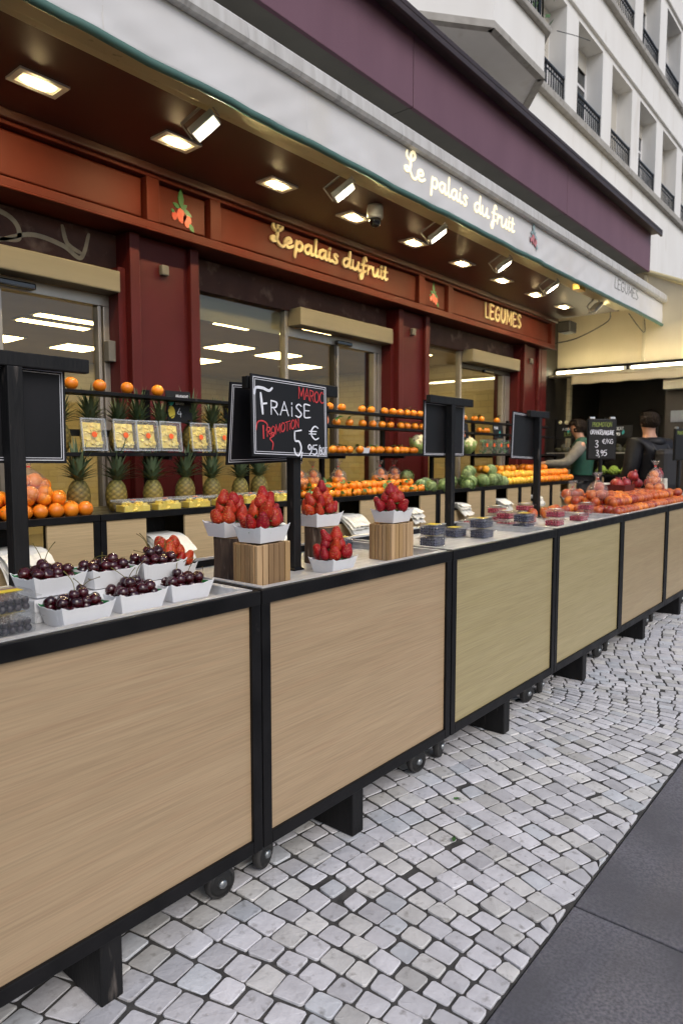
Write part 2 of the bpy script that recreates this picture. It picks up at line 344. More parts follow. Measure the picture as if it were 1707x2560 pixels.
def dup(root, loc, rot=(0, 0, 0), label=None, group=None, scale=1):
    def cp(o, par):
        c = o.copy(); COL.objects.link(c); c.parent = par
        for ch in o.children: cp(ch, c)
        return c
    c = cp(root, None); c.location = loc; c.rotation_euler = rot if isinstance(rot, (tuple, list)) or not isinstance(rot, (int, float)) else (0, 0, rot)
    c.scale = (scale, scale, scale) if isinstance(scale, (int, float)) else scale
    if label: c['label'] = label
    if group: c['group'] = group
    return c
class Kind:
    """first call places the prototype itself, later calls place copies"""
    def __init__(s, proto): s.p = proto; s.used = False
    def __call__(s, loc, rot=(0, 0, 0), label=None, group=None, scale=1):
        if s.used: return dup(s.p, loc, rot, label, group, scale)
        s.used = True; o = s.p; o.location = loc; o.rotation_euler = rot if not isinstance(rot, (int, float)) else (0, 0, rot)
        o.scale = (scale,) * 3 if isinstance(scale, (int, float)) else scale
        if label: o['label'] = label
        if group: o['group'] = group
        return o
def bx(name, mat, x0, x1, y0, y1, z0, z1, parent=None, bevel=0, rot=None):
    return MB().box(x0, x1, y0, y1, z0, z1, rot).obj(name, mat, parent, bevel=bevel)
def spline(pts, k=6):
    P = [Vector((*p, 0)) if len(p) == 2 else Vector(p) for p in pts]; out = []
    for i in range(len(P) - 1):
        a, b, c, d = P[max(i - 1, 0)], P[i], P[i + 1], P[min(i + 2, len(P) - 1)]
        for j in range(k):
            t = j / k; out.append(.5 * ((2 * b) + (c - a) * t + (2 * a - 5 * b + 4 * c - d) * t * t + (3 * b - a - 3 * c + d) * t ** 3))
    out.append(P[-1]); return out
def ribbon(mb, pts, wd, d0, d1, fx, taper=True, k=6):
    """flat brush stroke with thickness; fx maps (u, v, depth) to space"""
    q = spline(pts, k) if len(pts) > 2 else [Vector((*p, 0)) for p in pts]; n = len(q); Lf = []; Rt = []
    for i, p in enumerate(q):
        t = (q[min(i + 1, n - 1)] - q[max(i - 1, 0)]); t = t.normalized() if t.length else Vector((1, 0, 0)); nn = Vector((-t.y, t.x, 0))
        w_ = wd * (1 if not taper else .72 + .28 * math.sin(PI * min(1, max(0, (i + .6) / n))))
        e = 0
        if i == 0: e = -wd * .35
        if i == n - 1: e = wd * .35
        pp = p + t * e
        if i in (0, n - 1): w_ *= .7
        Lf.append(pp + nn * w_ / 2); Rt.append(pp - nn * w_ / 2)
    o = len(mb.v)
    for i in range(n):
        for p in (Lf[i], Rt[i]):
            mb.v.append(tuple(fx(p.x, p.y, d0))); mb.v.append(tuple(fx(p.x, p.y, d1)))
    for i in range(n - 1):
        a = o + i * 4; b = a + 4
        mb.f += [(a + 1, a + 3, b + 3, b + 1), (a, a + 1, b + 1, b), (a + 3, a + 2, b + 2, b + 3), (a + 2, a, b, b + 2)]
    mb.f += [(o, o + 2, o + 3, o + 1), (o + (n - 1) * 4 + 1, o + (n - 1) * 4 + 3, o + (n - 1) * 4 + 2, o + (n - 1) * 4)]
# brush script (x-height 1) and pen capitals (height 1)
SCRIPT = {
 'L': (1.35, [[(.02, 2.15), (.0, 1.75), (.3, 1.45), (.78, 1.62), (1.0, 2.05), (.82, 2.38), (.55, 2.2), (.48, 1.6), (.5, .95), (.36, .42), (.05, .22), (-.14, .45), (.08, .66), (.45, .4), (.85, -.05), (1.2, -.12), (1.35, .12)]]),
 'e': (.98, [[(.1, .45), (.5, .52), (.75, .78), (.52, 1.02), (.2, .85), (.1, .42), (.34, .02), (.68, .06), (1.0, .34)]]),
 'p': (1.08, [[(.18, 1.02), (.17, .3), (.1, -.85)], [(.18, .55), (.45, .98), (.78, .88), (.85, .45), (.6, .03), (.25, .15)]]),
 'a': (1.12, [[(.85, .9), (.5, 1.02), (.16, .68), (.14, .28), (.38, .0), (.66, .22), (.84, .8)], [(.87, 1.02), (.84, .3), (.98, .0), (1.22, .2)]]),
 'l': (.66, [[(.3, 1.95), (.28, .95), (.28, .25), (.44, .0), (.74, .22)]]),
 'i': (.58, [[(.24, 1.02), (.22, .3), (.38, .0), (.64, .2)], [(.27, 1.42), (.31, 1.52)]]),
 's': (.86, [[(.72, .92), (.44, 1.02), (.26, .8), (.5, .54), (.68, .24), (.42, -.02), (.06, .16)]]),
 'd': (1.12, [[(.85, .9), (.5, 1.02), (.16, .68), (.14, .28), (.38, .0), (.66, .22), (.84, .8)], [(.9, 1.95), (.85, .9), (.84, .3), (.98, .0), (1.22, .2)]]),
 'u': (1.14, [[(.14, 1.02), (.13, .35), (.34, .0), (.64, .18), (.84, .8)], [(.87, 1.02), (.84, .3), (.98, .0), (1.22, .2)]]),
 'f': (.82, [[(.72, 1.62), (.56, 1.95), (.36, 1.7), (.3, .8), (.27, -.4), (.1, -.85), (-.06, -.55), (.16, -.08), (.72, .24)], [(.02, .92), (.72, .98)]]),
 'r': (.78, [[(.18, 1.02), (.16, .0)], [(.18, .45), (.4, .9), (.66, 1.0), (.74, .8)]]),
 't': (.7, [[(.3, 1.62), (.25, .35), (.4, .0), (.7, .18)], [(-.02, 1.0), (.62, 1.05)]]),
}
CAPS = {
 'A': (.8, [[(.05, 0), (.4, 1)], [(.4, 1), (.75, 0)], [(.18, .36), (.64, .38)]]), 'B': (.66, [[(.1, 0), (.1, 1)], [(.1, 1), (.5, .9), (.45, .58), (.1, .52)], [(.1, .52), (.6, .4), (.5, .04), (.1, 0)]]),
 'C': (.72, [[(.66, .85), (.4, 1), (.1, .6), (.16, .15), (.45, 0), (.68, .12)]]), 'D': (.74, [[(.1, 0), (.1, 1)], [(.1, 1), (.55, .85), (.62, .35), (.1, 0)]]),
 'E': (.66, [[(.6, .98), (.1, 1), (.08, .5), (.1, 0), (.62, .03)], [(.1, .52), (.5, .54)]]), 'F': (.62, [[(.12, 0), (.1, 1)], [(.1, 1), (.6, 1)], [(.1, .55), (.48, .55)]]),
 'G': (.78, [[(.68, .85), (.4, 1), (.1, .6), (.16, .12), (.5, 0), (.7, .2), (.7, .45)], [(.7, .45), (.45, .45)]]), 'I': (.26, [[(.13, 0), (.13, 1)]]), 'K': (.66, [[(.1, 0), (.1, 1)], [(.58, 1), (.12, .48)], [(.25, .6), (.62, 0)]]),
 'L': (.58, [[(.1, 1), (.1, 0)], [(.1, 0), (.55, 0)]]), 'M': (.95, [[(.1, 0), (.14, 1)], [(.14, 1), (.47, .25)], [(.47, .25), (.82, 1)], [(.82, 1), (.86, 0)]]),
 'N': (.76, [[(.1, 0), (.1, 1)], [(.1, 1), (.64, 0)], [(.64, 0), (.64, 1)]]), 'O': (.82, [[(.4, 1), (.1, .65), (.15, .15), (.42, 0), (.72, .3), (.68, .8), (.4, 1)]]),
 'P': (.64, [[(.1, 0), (.1, 1)], [(.1, 1), (.55, .9), (.52, .55), (.1, .46)]]), 'Q': (.82, [[(.4, 1), (.1, .65), (.15, .15), (.42, 0), (.72, .3), (.68, .8), (.4, 1)], [(.5, .25), (.78, -.1)]]),
 'R': (.7, [[(.1, 0), (.1, 1)], [(.1, 1), (.56, .9), (.5, .56), (.1, .48)], [(.28, .48), (.66, 0)]]), 'S': (.66, [[(.58, .88), (.35, 1), (.12, .78), (.35, .52), (.58, .25), (.35, 0), (.06, .1)]]),
 'T': (.7, [[(.36, 0), (.36, 1)], [(.02, 1), (.7, 1)]]), 'U': (.76, [[(.1, 1), (.1, .3), (.36, 0), (.64, .3), (.64, 1)]]), 'X': (.7, [[(.08, 0), (.62, 1)], [(.08, 1), (.62, 0)]]), ' ': (.4, []),
 'i': (.3, [[(.14, 0), (.14, .68)], [(.14, .92), (.15, 1)]]), ',': (.3, [[(.16, .08), (.04, -.22)]]), '/': (.4, [[(.02, -.15), (.36, 1.1)]]),
 '5': (.66, [[(.6, 1), (.16, .96)], [(.16, .96), (.14, .58), (.5, .58), (.6, .25), (.32, 0), (.05, .1)]]), '9': (.62, [[(.52, .75), (.3, 1), (.1, .75), (.28, .5), (.54, .8), (.5, .3), (.28, 0)]]),
 '3': (.6, [[(.08, .92), (.4, 1), (.5, .75), (.22, .54), (.55, .3), (.35, 0), (.05, .1)]]), '4': (.64, [[(.4, 1), (.06, .36), (.6, .36)], [(.44, .6), (.44, 0)]]), '7': (.58, [[(.05, 1), (.55, 1), (.25, 0)]]),
 '0': (.66, [[(.33, 1), (.08, .6), (.14, .1), (.36, 0), (.58, .35), (.5, .9), (.33, 1)]]), '2': (.62, [[(.1, .8), (.32, 1), (.54, .75), (.1, 0), (.6, .02)]]), 'q': (.62, [[(.52, .75), (.3, 1), (.1, .75), (.28, .5), (.54, .8), (.5, .1)]]),
 '€': (.78, [[(.7, .88), (.45, 1), (.2, .7), (.2, .28), (.46, 0), (.72, .12)], [(.02, .6), (.55, .62)], [(.02, .4), (.5, .42)]]),
}
def write(txt, font, x, z, sx, sz, wd, fx, mat, parent, d0=0, d1=.0015, letters=None, slant=0, rise=0, jit=0, gap=0):
    """pen strokes; with letters=name every letter is an object of its own"""
    u = 0; mb = MB()
    for ch in txt:
        adv, strokes = font.get(ch, (.45, []))
        if letters: mb = MB()
        jz = random.uniform(-jit, jit)
        for st in strokes:
            pts = [(x + (u + px + slant * py) * sx, z + (py + jz) * sz + (u + px) * sx * rise) for px, py in st]
            ribbon(mb, pts, wd, d0 + .0002 * random.random(), d1 + .0004 * random.random(), fx)
        if letters and strokes: mb.obj(letters, mat, parent)
        u += adv + gap
    if not letters and mb.v: mb.obj('handwriting', mat, parent)
    return u

# ------------------------------------------------------------------ ground, cobbles, slabs
g = bx('ground', 'asphalt', -60, 90, -70, 70, -.3, -.035); struct(g)
cp = bx('cobbled_pavement', 'mortar', -4, 16, .715, 4.02, -.034, -.0065); struct(cp)
pv = bx('pavement', 'mortar', -8, 18, -6, .715, -.034, -.012); struct(pv)
slab = MB().box(0, 1.792, 0, .893, -.03, 0).mesh('paving_slab', 'granite')
for j in range(3):
    for i in range(-2, 5):
        xo = 1.946 if j == 0 else 1.946 + .9 * (j % 2)
        mobj('paving_slab', slab, pv, .004, (xo + .004 + (i - 1) * 1.80 + .0, .711 - .893 - j * .901, random.uniform(-.0012, .0004)))
A, LAM = .40, 4.6
def gfun(u): return A * math.sin(2 * PI * (u - 1.45) / LAM) - .35 * max(0, 1.25 - u)
def Gint(u): return -A * LAM / (2 * PI) * math.cos(2 * PI * (u - 1.45) / LAM) + .175 * max(0, 1.25 - u) ** 2
def warp(u, v):
    return (u + gfun(u) * (v - 1.1), v - (Gint(u) - Gint(1.45)))
P, PV = .0715, .0835; quads = []
def ub(i, v): return i * P + .007 * noise.noise((i * 7.3, v * 6, 0)) + .004 * noise.noise((i * 3.1, v * 22, 4))
stg = 0
for i in range(-10, 180):
    stg = (stg + random.uniform(-.32, .32)) % 1
    vb = [.1 + (j + stg) * PV + random.uniform(-.008, .008) for j in range(-6, 40)]
    for j in range(len(vb) - 1):
        v0, v1 = vb[j], vb[j + 1]
        if random.random() < .03: v1 = v0 + (v1 - v0) * random.uniform(.7, .9)
        cs = [warp(ub(i, v0), v0), warp(ub(i + 1, v0), v0), warp(ub(i + 1, v1), v1), warp(ub(i, v1), v1)]
        cx = sum(c[0] for c in cs) / 4; cyy = sum(c[1] for c in cs) / 4
        if not (.1 < cx < 11.4 and .665 < cyy < 2.35): continue
        if cyy > 1.72 and cx > 5: continue
        quads.append((cx, cyy, cs))
def stone(cs, cx, cy0):
    """one worn sett: rounded uneven outline, crowned top, bevelled rim, sides into the joint"""
    jw = random.uniform(.0030, .0054); pts = []
    for k in range(4):
        a, b, d = [Vector((*cs[(k + q) % 4], 0)) for q in (0, 1, -1)]
        n1 = (b - a).normalized(); n2 = (d - a).normalized()
        a = a + (n1 + n2) * jw + Vector((random.uniform(-.0028, .0028), random.uniform(-.0028, .0028), 0))
        rr = random.uniform(.004, .011); pts += [a + n2 * rr, a + (n1 + n2) * rr * .32, a + n1 * rr]
    pts = [Vector((p.x, max(p.y, .7205 + random.uniform(0, .004)), 0)) for p in pts]
    n = len(pts); c = sum(pts, Vector()) / n; h = random.uniform(-.004, .002); tx, ty = random.uniform(-.035, .035), random.uniform(-.035, .035)
    mb = MB()
    def zt(p, k): return h + (p.x - c.x) * tx + (p.y - c.y) * ty - k
    mb.v.append((0, 0, zt(c, -.0006)))
    for p in pts: q = c + (p - c) * .955; mb.v.append((q.x - c.x, q.y - c.y, zt(q, random.uniform(0, .001))))
    for p in pts: mb.v.append((p.x - c.x, p.y - c.y, zt(p, .0022)))
    for p in pts: mb.v.append((p.x - c.x, p.y - c.y, -.025))
    for k in range(n):
        k2 = (k + 1) % n; mb.f += [(0, 1 + k, 1 + k2), (1 + k, 1 + n + k, 1 + n + k2, 1 + k2), (1 + n + k, 1 + 2 * n + k, 1 + 2 * n + k2, 1 + n + k2)]
    b = random.choice([1.06, 1.02, 1.0, .97, .92, .86, .78]) * random.uniform(.96, 1.05); t = random.random()
    tint = (b * 1.0, b * .99, b * 1.02) if t < .6 else ((b, b * .985, b * .95) if t < .9 else (b * .93, b * .96, b * 1.0))
    mb.t = [tint] * len(mb.v); return mb, c
quads.sort(key=lambda q: (q[1] > 1.56, math.hypot(q[0] - .2, q[1])) if q[0] > .55 else (True, 99))
quads = [q for q in quads if not (q[0] < .5)]
for cx, cyy, cs in quads[:300]:
    if max(c[1] for c in cs) < .737: continue
    mb, c = stone(cs, cx, cyy); me = mb.mesh('cobblestone', 'cobble', False); mobj('cobblestone', me, cp, loc=(c.x, c.y, 0))
rest = MB(); rest.t = []
for cx, cyy, cs in quads[300:]:
    if max(c[1] for c in cs) < .737: continue
    mb, c = stone(cs, cx, cyy); rest.t += mb.t; rest.add([(v[0] + c.x, v[1] + c.y, v[2]) for v in mb.v], mb.f)
ro = rest.obj('cobblestone_field', 'cobble', cp, False); ro['kind'] = 'stuff'

def rebase(root, loc):
    root.location = loc
    for c in root.children: c.matrix_parent_inverse = Matrix.Translation(-Vector(loc))

# ------------------------------------------------------------------ upper building (white render, windows with iron rails, canted balcony)
YW = 4.8
ap = thing('apartment_building', 'white rendered apartment block with rows of deep windows and black iron rails', 'building')
WP, WW, WX0 = 1.722, 1.2, 12.13 - 1.722 * 5
floors = [(7.20, 8.80), (9.86, 11.46), (12.52, 14.1)]
xe0, xe1 = -8, 26
zs = [3.0]
for zb, zt in floors: zs += [zb, zt]
zs.append(15.5)
for i in range(0, len(zs) - 1, 2): bx('wall', 'render_white', xe0, xe1, YW, YW + .45, zs[i], zs[i + 1], ap)
nW = 13
for zb, zt in floors:
    xs = [xe0] + [e for k in range(nW) for e in (WX0 + k * WP, WX0 + k * WP + WW)] + [xe1]
    for i in range(0, len(xs), 2): bx('pier', 'render_white', xs[i], xs[i + 1], YW, YW + .45, zb, zt, ap)
    bx('sill_course', 'stone_sill', xe0, xe1, YW - .10, YW + .01, zb - .17, zb - .06, ap, .012)
    bx('sill_course', 'stone_sill', xe0, xe1, YW - .06, YW + .01, zb - .06, zb + .004, ap, .008)
    bx('string_course', 'render_white', xe0, xe1, YW - .05, YW + .01, zt + .10, zt + .16, ap, .01)
rail = MB()
rail.box(0, WW, -.02, .02, .40, .43); rail.box(0, WW, -.01, .01, .06, .08); rail.box(0, WW, -.01, .01, .31, .325)
for k in range(13):
    x = .02 + k * (WW - .04) / 12; wq = .018 if k in (4, 5, 8, 7) else .008
    rail.box(x - wq / 2, x + wq / 2, -.007, .007, .0, .41)
for x in (.012, WW - .012): rail.box(x - .012, x + .012, -.012, .012, -.05, .46)
rail_me = rail.mesh('railing', 'iron')
fr = MB()
for a in ((0, .07, 0, 1.6), (WW - .07, WW, 0, 1.6), (WW / 2 - .05, WW / 2 + .05, 0, 1.6)): fr.box(a[0], a[1], 0, .05, a[2], a[3])
for a in ((0, .07), (1.53, 1.6), (.95, 1.0)): fr.box(.07, WW - .07, .004, .046, *a)
fr_me = fr.mesh('window_frame', 'pvc_white'); pane_me = MB().box(.06, WW - .06, .02, .026, .06, 1.54).mesh('pane', 'window_glass')
def blind_mesh(h):
    b = MB(); n = int(h / .05)
    for i in range(n): b.box(.05, WW - .05, -.012, .006, 1.56 - (i + 1) * .05 + .006, 1.56 - i * .05)
    return b.mesh('blind', 'blind')
blinds = [blind_mesh(.35), blind_mesh(1.5), blind_mesh(.8)]
for fi, (zb, zt) in enumerate(floors):
    for k in range(2, nW):
        if fi == 2 and k < 5: continue
        x = WX0 + k * WP
        wo = bpy.data.objects.new('window', None); COL.objects.link(wo); wo.parent = ap; wo.location = (x, YW + .30, zb)
        mobj('window_frame', fr_me, wo); mobj('pane', pane_me, wo)
        bi = [0, 1, None, 2, 0][(k * 2 + fi) % 5] if k != 6 else 1
        if bi is not None: mobj('blind', blinds[bi], wo)
        mobj('railing', rail_me, ap, loc=(x, YW + .03, zb + .02))
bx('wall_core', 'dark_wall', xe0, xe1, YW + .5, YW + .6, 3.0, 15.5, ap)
ob = [(6.22, YW + .02), (7.37, 3.9), (8.74, 3.9), (9.84, YW + .02)]
def off_poly(d):
    return [(6.22 - d * 1.2, YW + .02), (7.37 - d * .45, 3.9 - d), (8.74 + d * .45, 3.9 - d), (9.84 + d * 1.2, YW + .02)]
MB().prism(ob, 6.215, 6.72).obj('balcony_parapet', 'render_white', ap)
MB().prism(off_poly(.07), 6.72, 6.80).obj('balcony_coping', 'stone_sill', ap, bevel=.015)
tr = MB()
for a, b in zip(off_poly(.012), off_poly(.012)[1:]):
    pa, pb = Vector((*a, 0)), Vector((*b, 0)); t = (pb - pa).normalized(); nrm = Vector((-t.y, t.x, 0))
    tr.add([(*(pa).xy, 6.17), (*(pb).xy, 6.17), (*(pb + nrm * .09).xy, 6.17), (*(pa + nrm * .09).xy, 6.17), (*(pa).xy, 6.25), (*(pb).xy, 6.25), (*(pb + nrm * .09).xy, 6.25), (*(pa + nrm * .09).xy, 6.25)],
           [(0, 3, 2, 1), (4, 5, 6, 7), (0, 1, 5, 4), (1, 2, 6, 5), (2, 3, 7, 6), (3, 0, 4, 7)])
tr.obj('balcony_base_trim', 'stone_sill', ap)
br = MB(); pp = off_poly(-.03)
for a, b in zip(pp, pp[1:]):
    va, vb = Vector((*a, 0)), Vector((*b, 0)); n = int((vb - va).length / .11)
    for i in range(n + 1):
        p = va.lerp(vb, i / n); br.box(p.x - .008, p.x + .008, p.y - .008, p.y + .008, 6.80, 7.72)
    for z in (6.9, 7.70): br.tube([(va.x, va.y, z), (vb.x, vb.y, z)], .016, 6)
br.obj('balcony_railing', 'iron', ap)
rebase(ap, (8, YW, 3.0))
def bush(name, label, c, s, n, mat='leaf', group=None, leaf=.06):
    mb = MB()
    for i in range(n):
        d = Vector((random.gauss(0, .4) * s[0], random.gauss(0, .4) * s[1], random.random() ** .8 * s[2])); t = Vector((random.uniform(-1, 1), random.uniform(-1, 1), random.uniform(-.2, 1))).normalized()
        u = t.orthogonal().normalized() * leaf * .32; q = d + t * leaf * random.uniform(.7, 1.2)
        mb.add([d, d.lerp(q, .5) + u, q, d.lerp(q, .5) - u], [(0, 1, 2, 3)])
    rt = thing(name, label, 'plant', c, 0, group)
    mb.obj('foliage', mat, rt); bx('planter_box', 'bark', -s[0] * .5, s[0] * .5, -s[1] * .4, s[1] * .4, -.14, .04, rt)
    return rt
bush('balcony_plant', 'leafy green plant behind the railing of the canted balcony', (8.25, 4.2, 6.95), (1.0, .35, .75), 420, leaf=.12)
cb = MB().tube(spline([(9.0, 3.85, 6.86), (10.5, 4.2, 7.6), (12.4, 4.7, 8.55)], 8), .006, 5).obj('cable', 'cable'); tag(cb, 'thin grey cable strung from the balcony corner to the white wall', 'cable')

# ------------------------------------------------------------------ purple canopy box over the awning
pc = thing('canopy_box', 'long plum purple fascia box with dark cap above the white awning', 'canopy')
seams = [-4.4, -1.46, 1.48, 4.43, 7.38, 10.40]
for a, b in zip(seams, seams[1:]):
    bx('purple_panel', 'purple', a + .004, b - .004, 2.995, 3.03, 3.935, 4.46, pc, .004)
    bx('underside_panel', 'underside', a + .003, b - .003, 3.03, 4.79, 3.94, 3.97, pc)
bx('end_panel', 'purple', 10.36, 10.395, 3.03, 4.79, 3.97, 4.46, pc)
bx('top_cap', 'cap_brown', -4.4, 10.47, 2.86, 4.795, 4.46, 4.50, pc, .006)
bx('cap_lip', 'cap_brown', -4.4, 10.47, 2.862, 2.89, 4.415, 4.46, pc, .004)
rebase(pc, (3, 3.9, 3.93))

# ------------------------------------------------------------------ awning: bar, added light-blocking slab, hanging valance with lettering
aw = thing('awning', 'white canvas awning with dirty front bar and green hemmed valance', 'awning')
X0, X1 = -3.0, 10.9
MB().add([(x, y, z) for x in (X0, 10.98) for y, z in [(2.775, 3.52), (2.79, 3.50), (2.93, 3.50), (2.94, 3.61), (2.84, 3.625), (2.80, 3.615), (2.778, 3.59)]],
         [tuple(range(7)), tuple(reversed(range(7, 14)))] + [(k, k + 7, (k + 1) % 7 + 7, (k + 1) % 7) for k in range(7)]).obj('front_bar', 'bar_dirty', aw)
bx('light_block_slab', 'canvas', X0, X1, 2.94, 4.7, 3.56, 3.58, aw)  # unseen slab added behind the bar to block light from above
def vy(x, t):   # t 0 top .. 1 hem: folds grow towards the hem
    return 2.835 + t * (.010 * noise.noise((x * 1.1, 3, 0)) + .012 * noise.noise((x * 2.6 - t * 1.8, 7, t)) + .009 * noise.noise((x * 6.5 + t * 3.5, 1, 2))) + .004 * math.sin(t * 3.1) * noise.noise((x * 12, 2, t * 2))
def vz(x): return 3.192 + .006 * noise.noise((x * .5, 0, 5)) + .0025 * max(0, x - 6)
MB().grid(lambda a, b: (X0 + (X1 - X0) * a, vy(X0 + (X1 - X0) * a, 1 - b), vz(X0 + (X1 - X0) * a) + (3.503 - vz(X0 + (X1 - X0) * a)) * b), 420, 10).obj('valance', 'canvas', aw, True, solid=.003)
for sx_ in [-2.2 + 1.32 * i for i in range(10)]: MB().grid(lambda a, b: (sx_ + .008 * a, vy(sx_ + .008 * a, 1 - b) - .0022, vz(sx_) + .012 + (3.50 - vz(sx_) - .012) * b), 1, 10).obj('seam', 'canvas', aw)
MB().tube([(X0 + (X1 - X0) * i / 200, vy(X0 + (X1 - X0) * i / 200, 1), vz(X0 + (X1 - X0) * i / 200) - .004) for i in range(201)], .0215, 8).obj('hem', 'hem_green', aw, True)
def fv(u, v, d): return (u, vy(u, max(0, min(1, (3.503 - v) / (3.503 - vz(u))))) - .003 - d, v)
for txt, x, w_ in (('Le', 4.10, .24), ('palais', 4.42, .54), ('du', 5.06, .25), ('fruit', 5.37, .42)):
    n = sum(SCRIPT[c][0] for c in txt); write(txt, SCRIPT, x, 3.325, w_ / n, .070, .022, fv, 'letter_glow', aw, 0, .004, letters='letter', slant=.06)
n = sum(CAPS[c][0] for c in 'LEGUMES') + .1 * 7; write('LEGUMES', CAPS, 8.47, 3.345, .91 / n, .115, .011, fv, 'grey_box', aw, 0, .002, letters='letter', gap=.1)
def berry_poly(cx, cz, r, n=14): return [(cx + r * math.cos(2 * PI * k / n) * (1 - .18 * (math.sin(2 * PI * k / n) < 0)), cz + r * 1.25 * math.sin(2 * PI * k / n)) for k in range(n)]
def leaf_poly(cx, cz, L, w_, a): 
    pts = [(0, 0), (.25, .5), (.5, .62), (.75, .42), (1, 0), (.75, -.42), (.5, -.62), (.25, -.5)]
    return [(cx + (px * L) * math.cos(a) - py * w_ * math.sin(a), cz + (px * L) * math.sin(a) + py * w_ * math.cos(a)) for px, py in pts]
def emblem(root, cx, cz, s, y, ml, mr, d=.006):
    for px, pz, r in ((-.2, -.55, .2), (.02, -.42, .36), (.42, -.62, .32)):
        if r == .2: px = -.5
        poly = berry_poly(cx + px * s, cz + pz * s, r * s); poly.reverse()
        MB().prism(poly, 0, d).xf(Matrix(((1, 0, 0, 0), (0, 0, -1, y), (0, 1, 0, 0), (0, 0, 0, 1)))).obj('emblem_berry', mr, root)
    for px, pz, L, w_, a in ((.0, .0, 1.15, .34, R(92)), (-.1, .0, .55, .22, R(160)), (.1, .0, .75, .25, R(-25)), (-.05, -.05, .6, .24, R(35)), (.55, -.75, .6, .25, R(-50)), (-.5, -.38, .3, .16, R(140))):
        poly = leaf_poly(cx + px * s, cz + pz * s, L * s, w_ * s, a); poly.reverse()
        MB().prism(poly, 0, d * .8).xf(Matrix(((1, 0, 0, 0), (0, 0, -1, y - .0015), (0, 1, 0, 0), (0, 0, 0, 1)))).obj('emblem_leaf', ml, root)
M('faded_red', (.55, .22, .24), rough=.8); M('faded_green', (.30, .40, .42), rough=.8)
emblem(aw, 6.18, 3.40, .10, 2.822, 'faded_green', 'faded_red', .003)
rebase(aw, (3.5, 3.8, 3.19))

# ------------------------------------------------------------------ shop front: fascia, soffit, pilasters, doors
sf = thing('fruit_shop', 'maroon fruit shop front with gilt script sign, pilasters and glazed doors', 'shop front')
ZB, ZT = 2.846, 3.24
bx('fascia_board', 'maroon', -3, 9.44, 4.03, 4.4, ZB + .002, ZT - .002, sf)
bx('bottom_rail', 'maroon', -3, 9.46, 3.958, 4.03, ZB, ZB + .056, sf, .008)
bx('bottom_lip', 'maroon', -3, 9.48, 3.94, 4.0, ZB - .014, ZB, sf, .006)
bx('top_rail', 'maroon', -3, 9.46, 3.962, 4.03, ZT - .055, ZT, sf, .006)
bx('crown_moulding', 'soffit', -3, 9.47, 3.92, 3.962, ZT - .035, ZT + .02, sf, .012)
stiles = [(-.2, -.11), (2.755, 2.855), (3.285, 3.385), (5.995, 6.105), (6.565, 6.665), (9.32, 9.455)]
for a, b in stiles: bx('stile', 'maroon', a, b, 3.960, 4.03, ZB + .056, ZT - .055, sf, .006)
edges = [-3] + [e for s_ in stiles for e in s_]
for a, b in zip(edges[::2], edges[1::2]):
    bx('fascia_panel', 'maroon', a + .015, b - .015, 3.998, 4.05, ZB + .075, ZT - .07, sf, .01)
ff = lambda u, v, d: (u, 3.997 - d, v)
for txt, x, w_ in (('Le', 3.93, .23), ('palais', 4.18, .555), ('du', 4.79, .26), ('fruit', 5.06, .41)):
    n = sum(SCRIPT[c][0] for c in txt); write(txt, SCRIPT, x, 3.035, w_ / n, .070, .029, ff, 'gilt', sf, 0, .018, letters='letter', slant=.06)
n = sum(CAPS[c][0] for c in 'LEGUMES') + .16 * 7; write('LEGUMES', CAPS, 7.44, 2.992, .99 / n, .160, .032, ff, 'gilt', sf, 0, .016, letters='letter', gap=.16)
emblem(sf, 3.055, 3.06, .115, 3.997, 'emblem_green', 'emblem_red'); emblem(sf, 6.32, 3.06, .105, 3.997, 'emblem_green', 'emblem_red')
bx('soffit', 'soffit', -3, 9.44, 3.088, 3.95, 3.252, 3.28, sf)
bx('beam_inner', 'beam_cream', -3, 9.30, 3.034, 3.088, 3.240, 3.36, sf, .004)
bx('beam_outer', 'beam_cream', -3, 9.36, 2.875, 3.032, 3.236, 3.40, sf, .004)
pil = [(-.9, -.33), (2.68, 3.25), (5.78, 6.35), (8.69, 9.22)]
for a, b in pil:
    p = bx('pilaster', 'maroon_deep', a, b, 4.10, 4.5, 0, ZB - .014, sf)
    for q0, q1 in ((a - .001, a + .075), (b - .075, b + .001)): bx('pilaster_edge', 'maroon_deep', q0, q1, 4.055, 4.10, 0, ZB - .016, p, .006)
    bx('pilaster_plinth', 'maroon_deep', a - .01, b + .01, 4.04, 4.10, 0, .25, p, .006)
    bx('sensor_box', 'grey_box', (a + b) / 2 - .03, (a + b) / 2 + .03, 4.06, 4.10, 2.60, 2.67, p, .008)
bx('corner_post', 'maroon_deep', 9.24, 9.42, 4.06, 4.5, 0, ZB - .014, sf, .006)
bays = [(-.33, 2.68), (3.25, 5.78), (6.35, 8.69)]
for a, b in bays:
    bx('lintel', 'lintel', a, b, 4.22, 4.4, 2.60, ZB - .014, sf)
    bx('jamb', 'maroon_deep', a, a + .055, 4.12, 4.36, 0, 2.6, sf); bx('jamb', 'maroon_deep', b - .055, b, 4.12, 4.36, 0, 2.6, sf)
gm = MB(); fg = lambda u, v, d: (u, 4.219 - d, v)
for st in ([(1.0, 2.84), (1.55, 2.82), (1.95, 2.78), (2.02, 2.66), (1.9, 2.63)], [(1.9, 2.62), (2.1, 2.7), (2.3, 2.68), (2.42, 2.63), (2.48, 2.79)], [(2.3, 2.80), (2.33, 2.70), (2.42, 2.66)]):
    ribbon(gm, st, .03, 0, .0012, fg, k=8)
gm.obj('graffiti', 'spray_paint', sf)
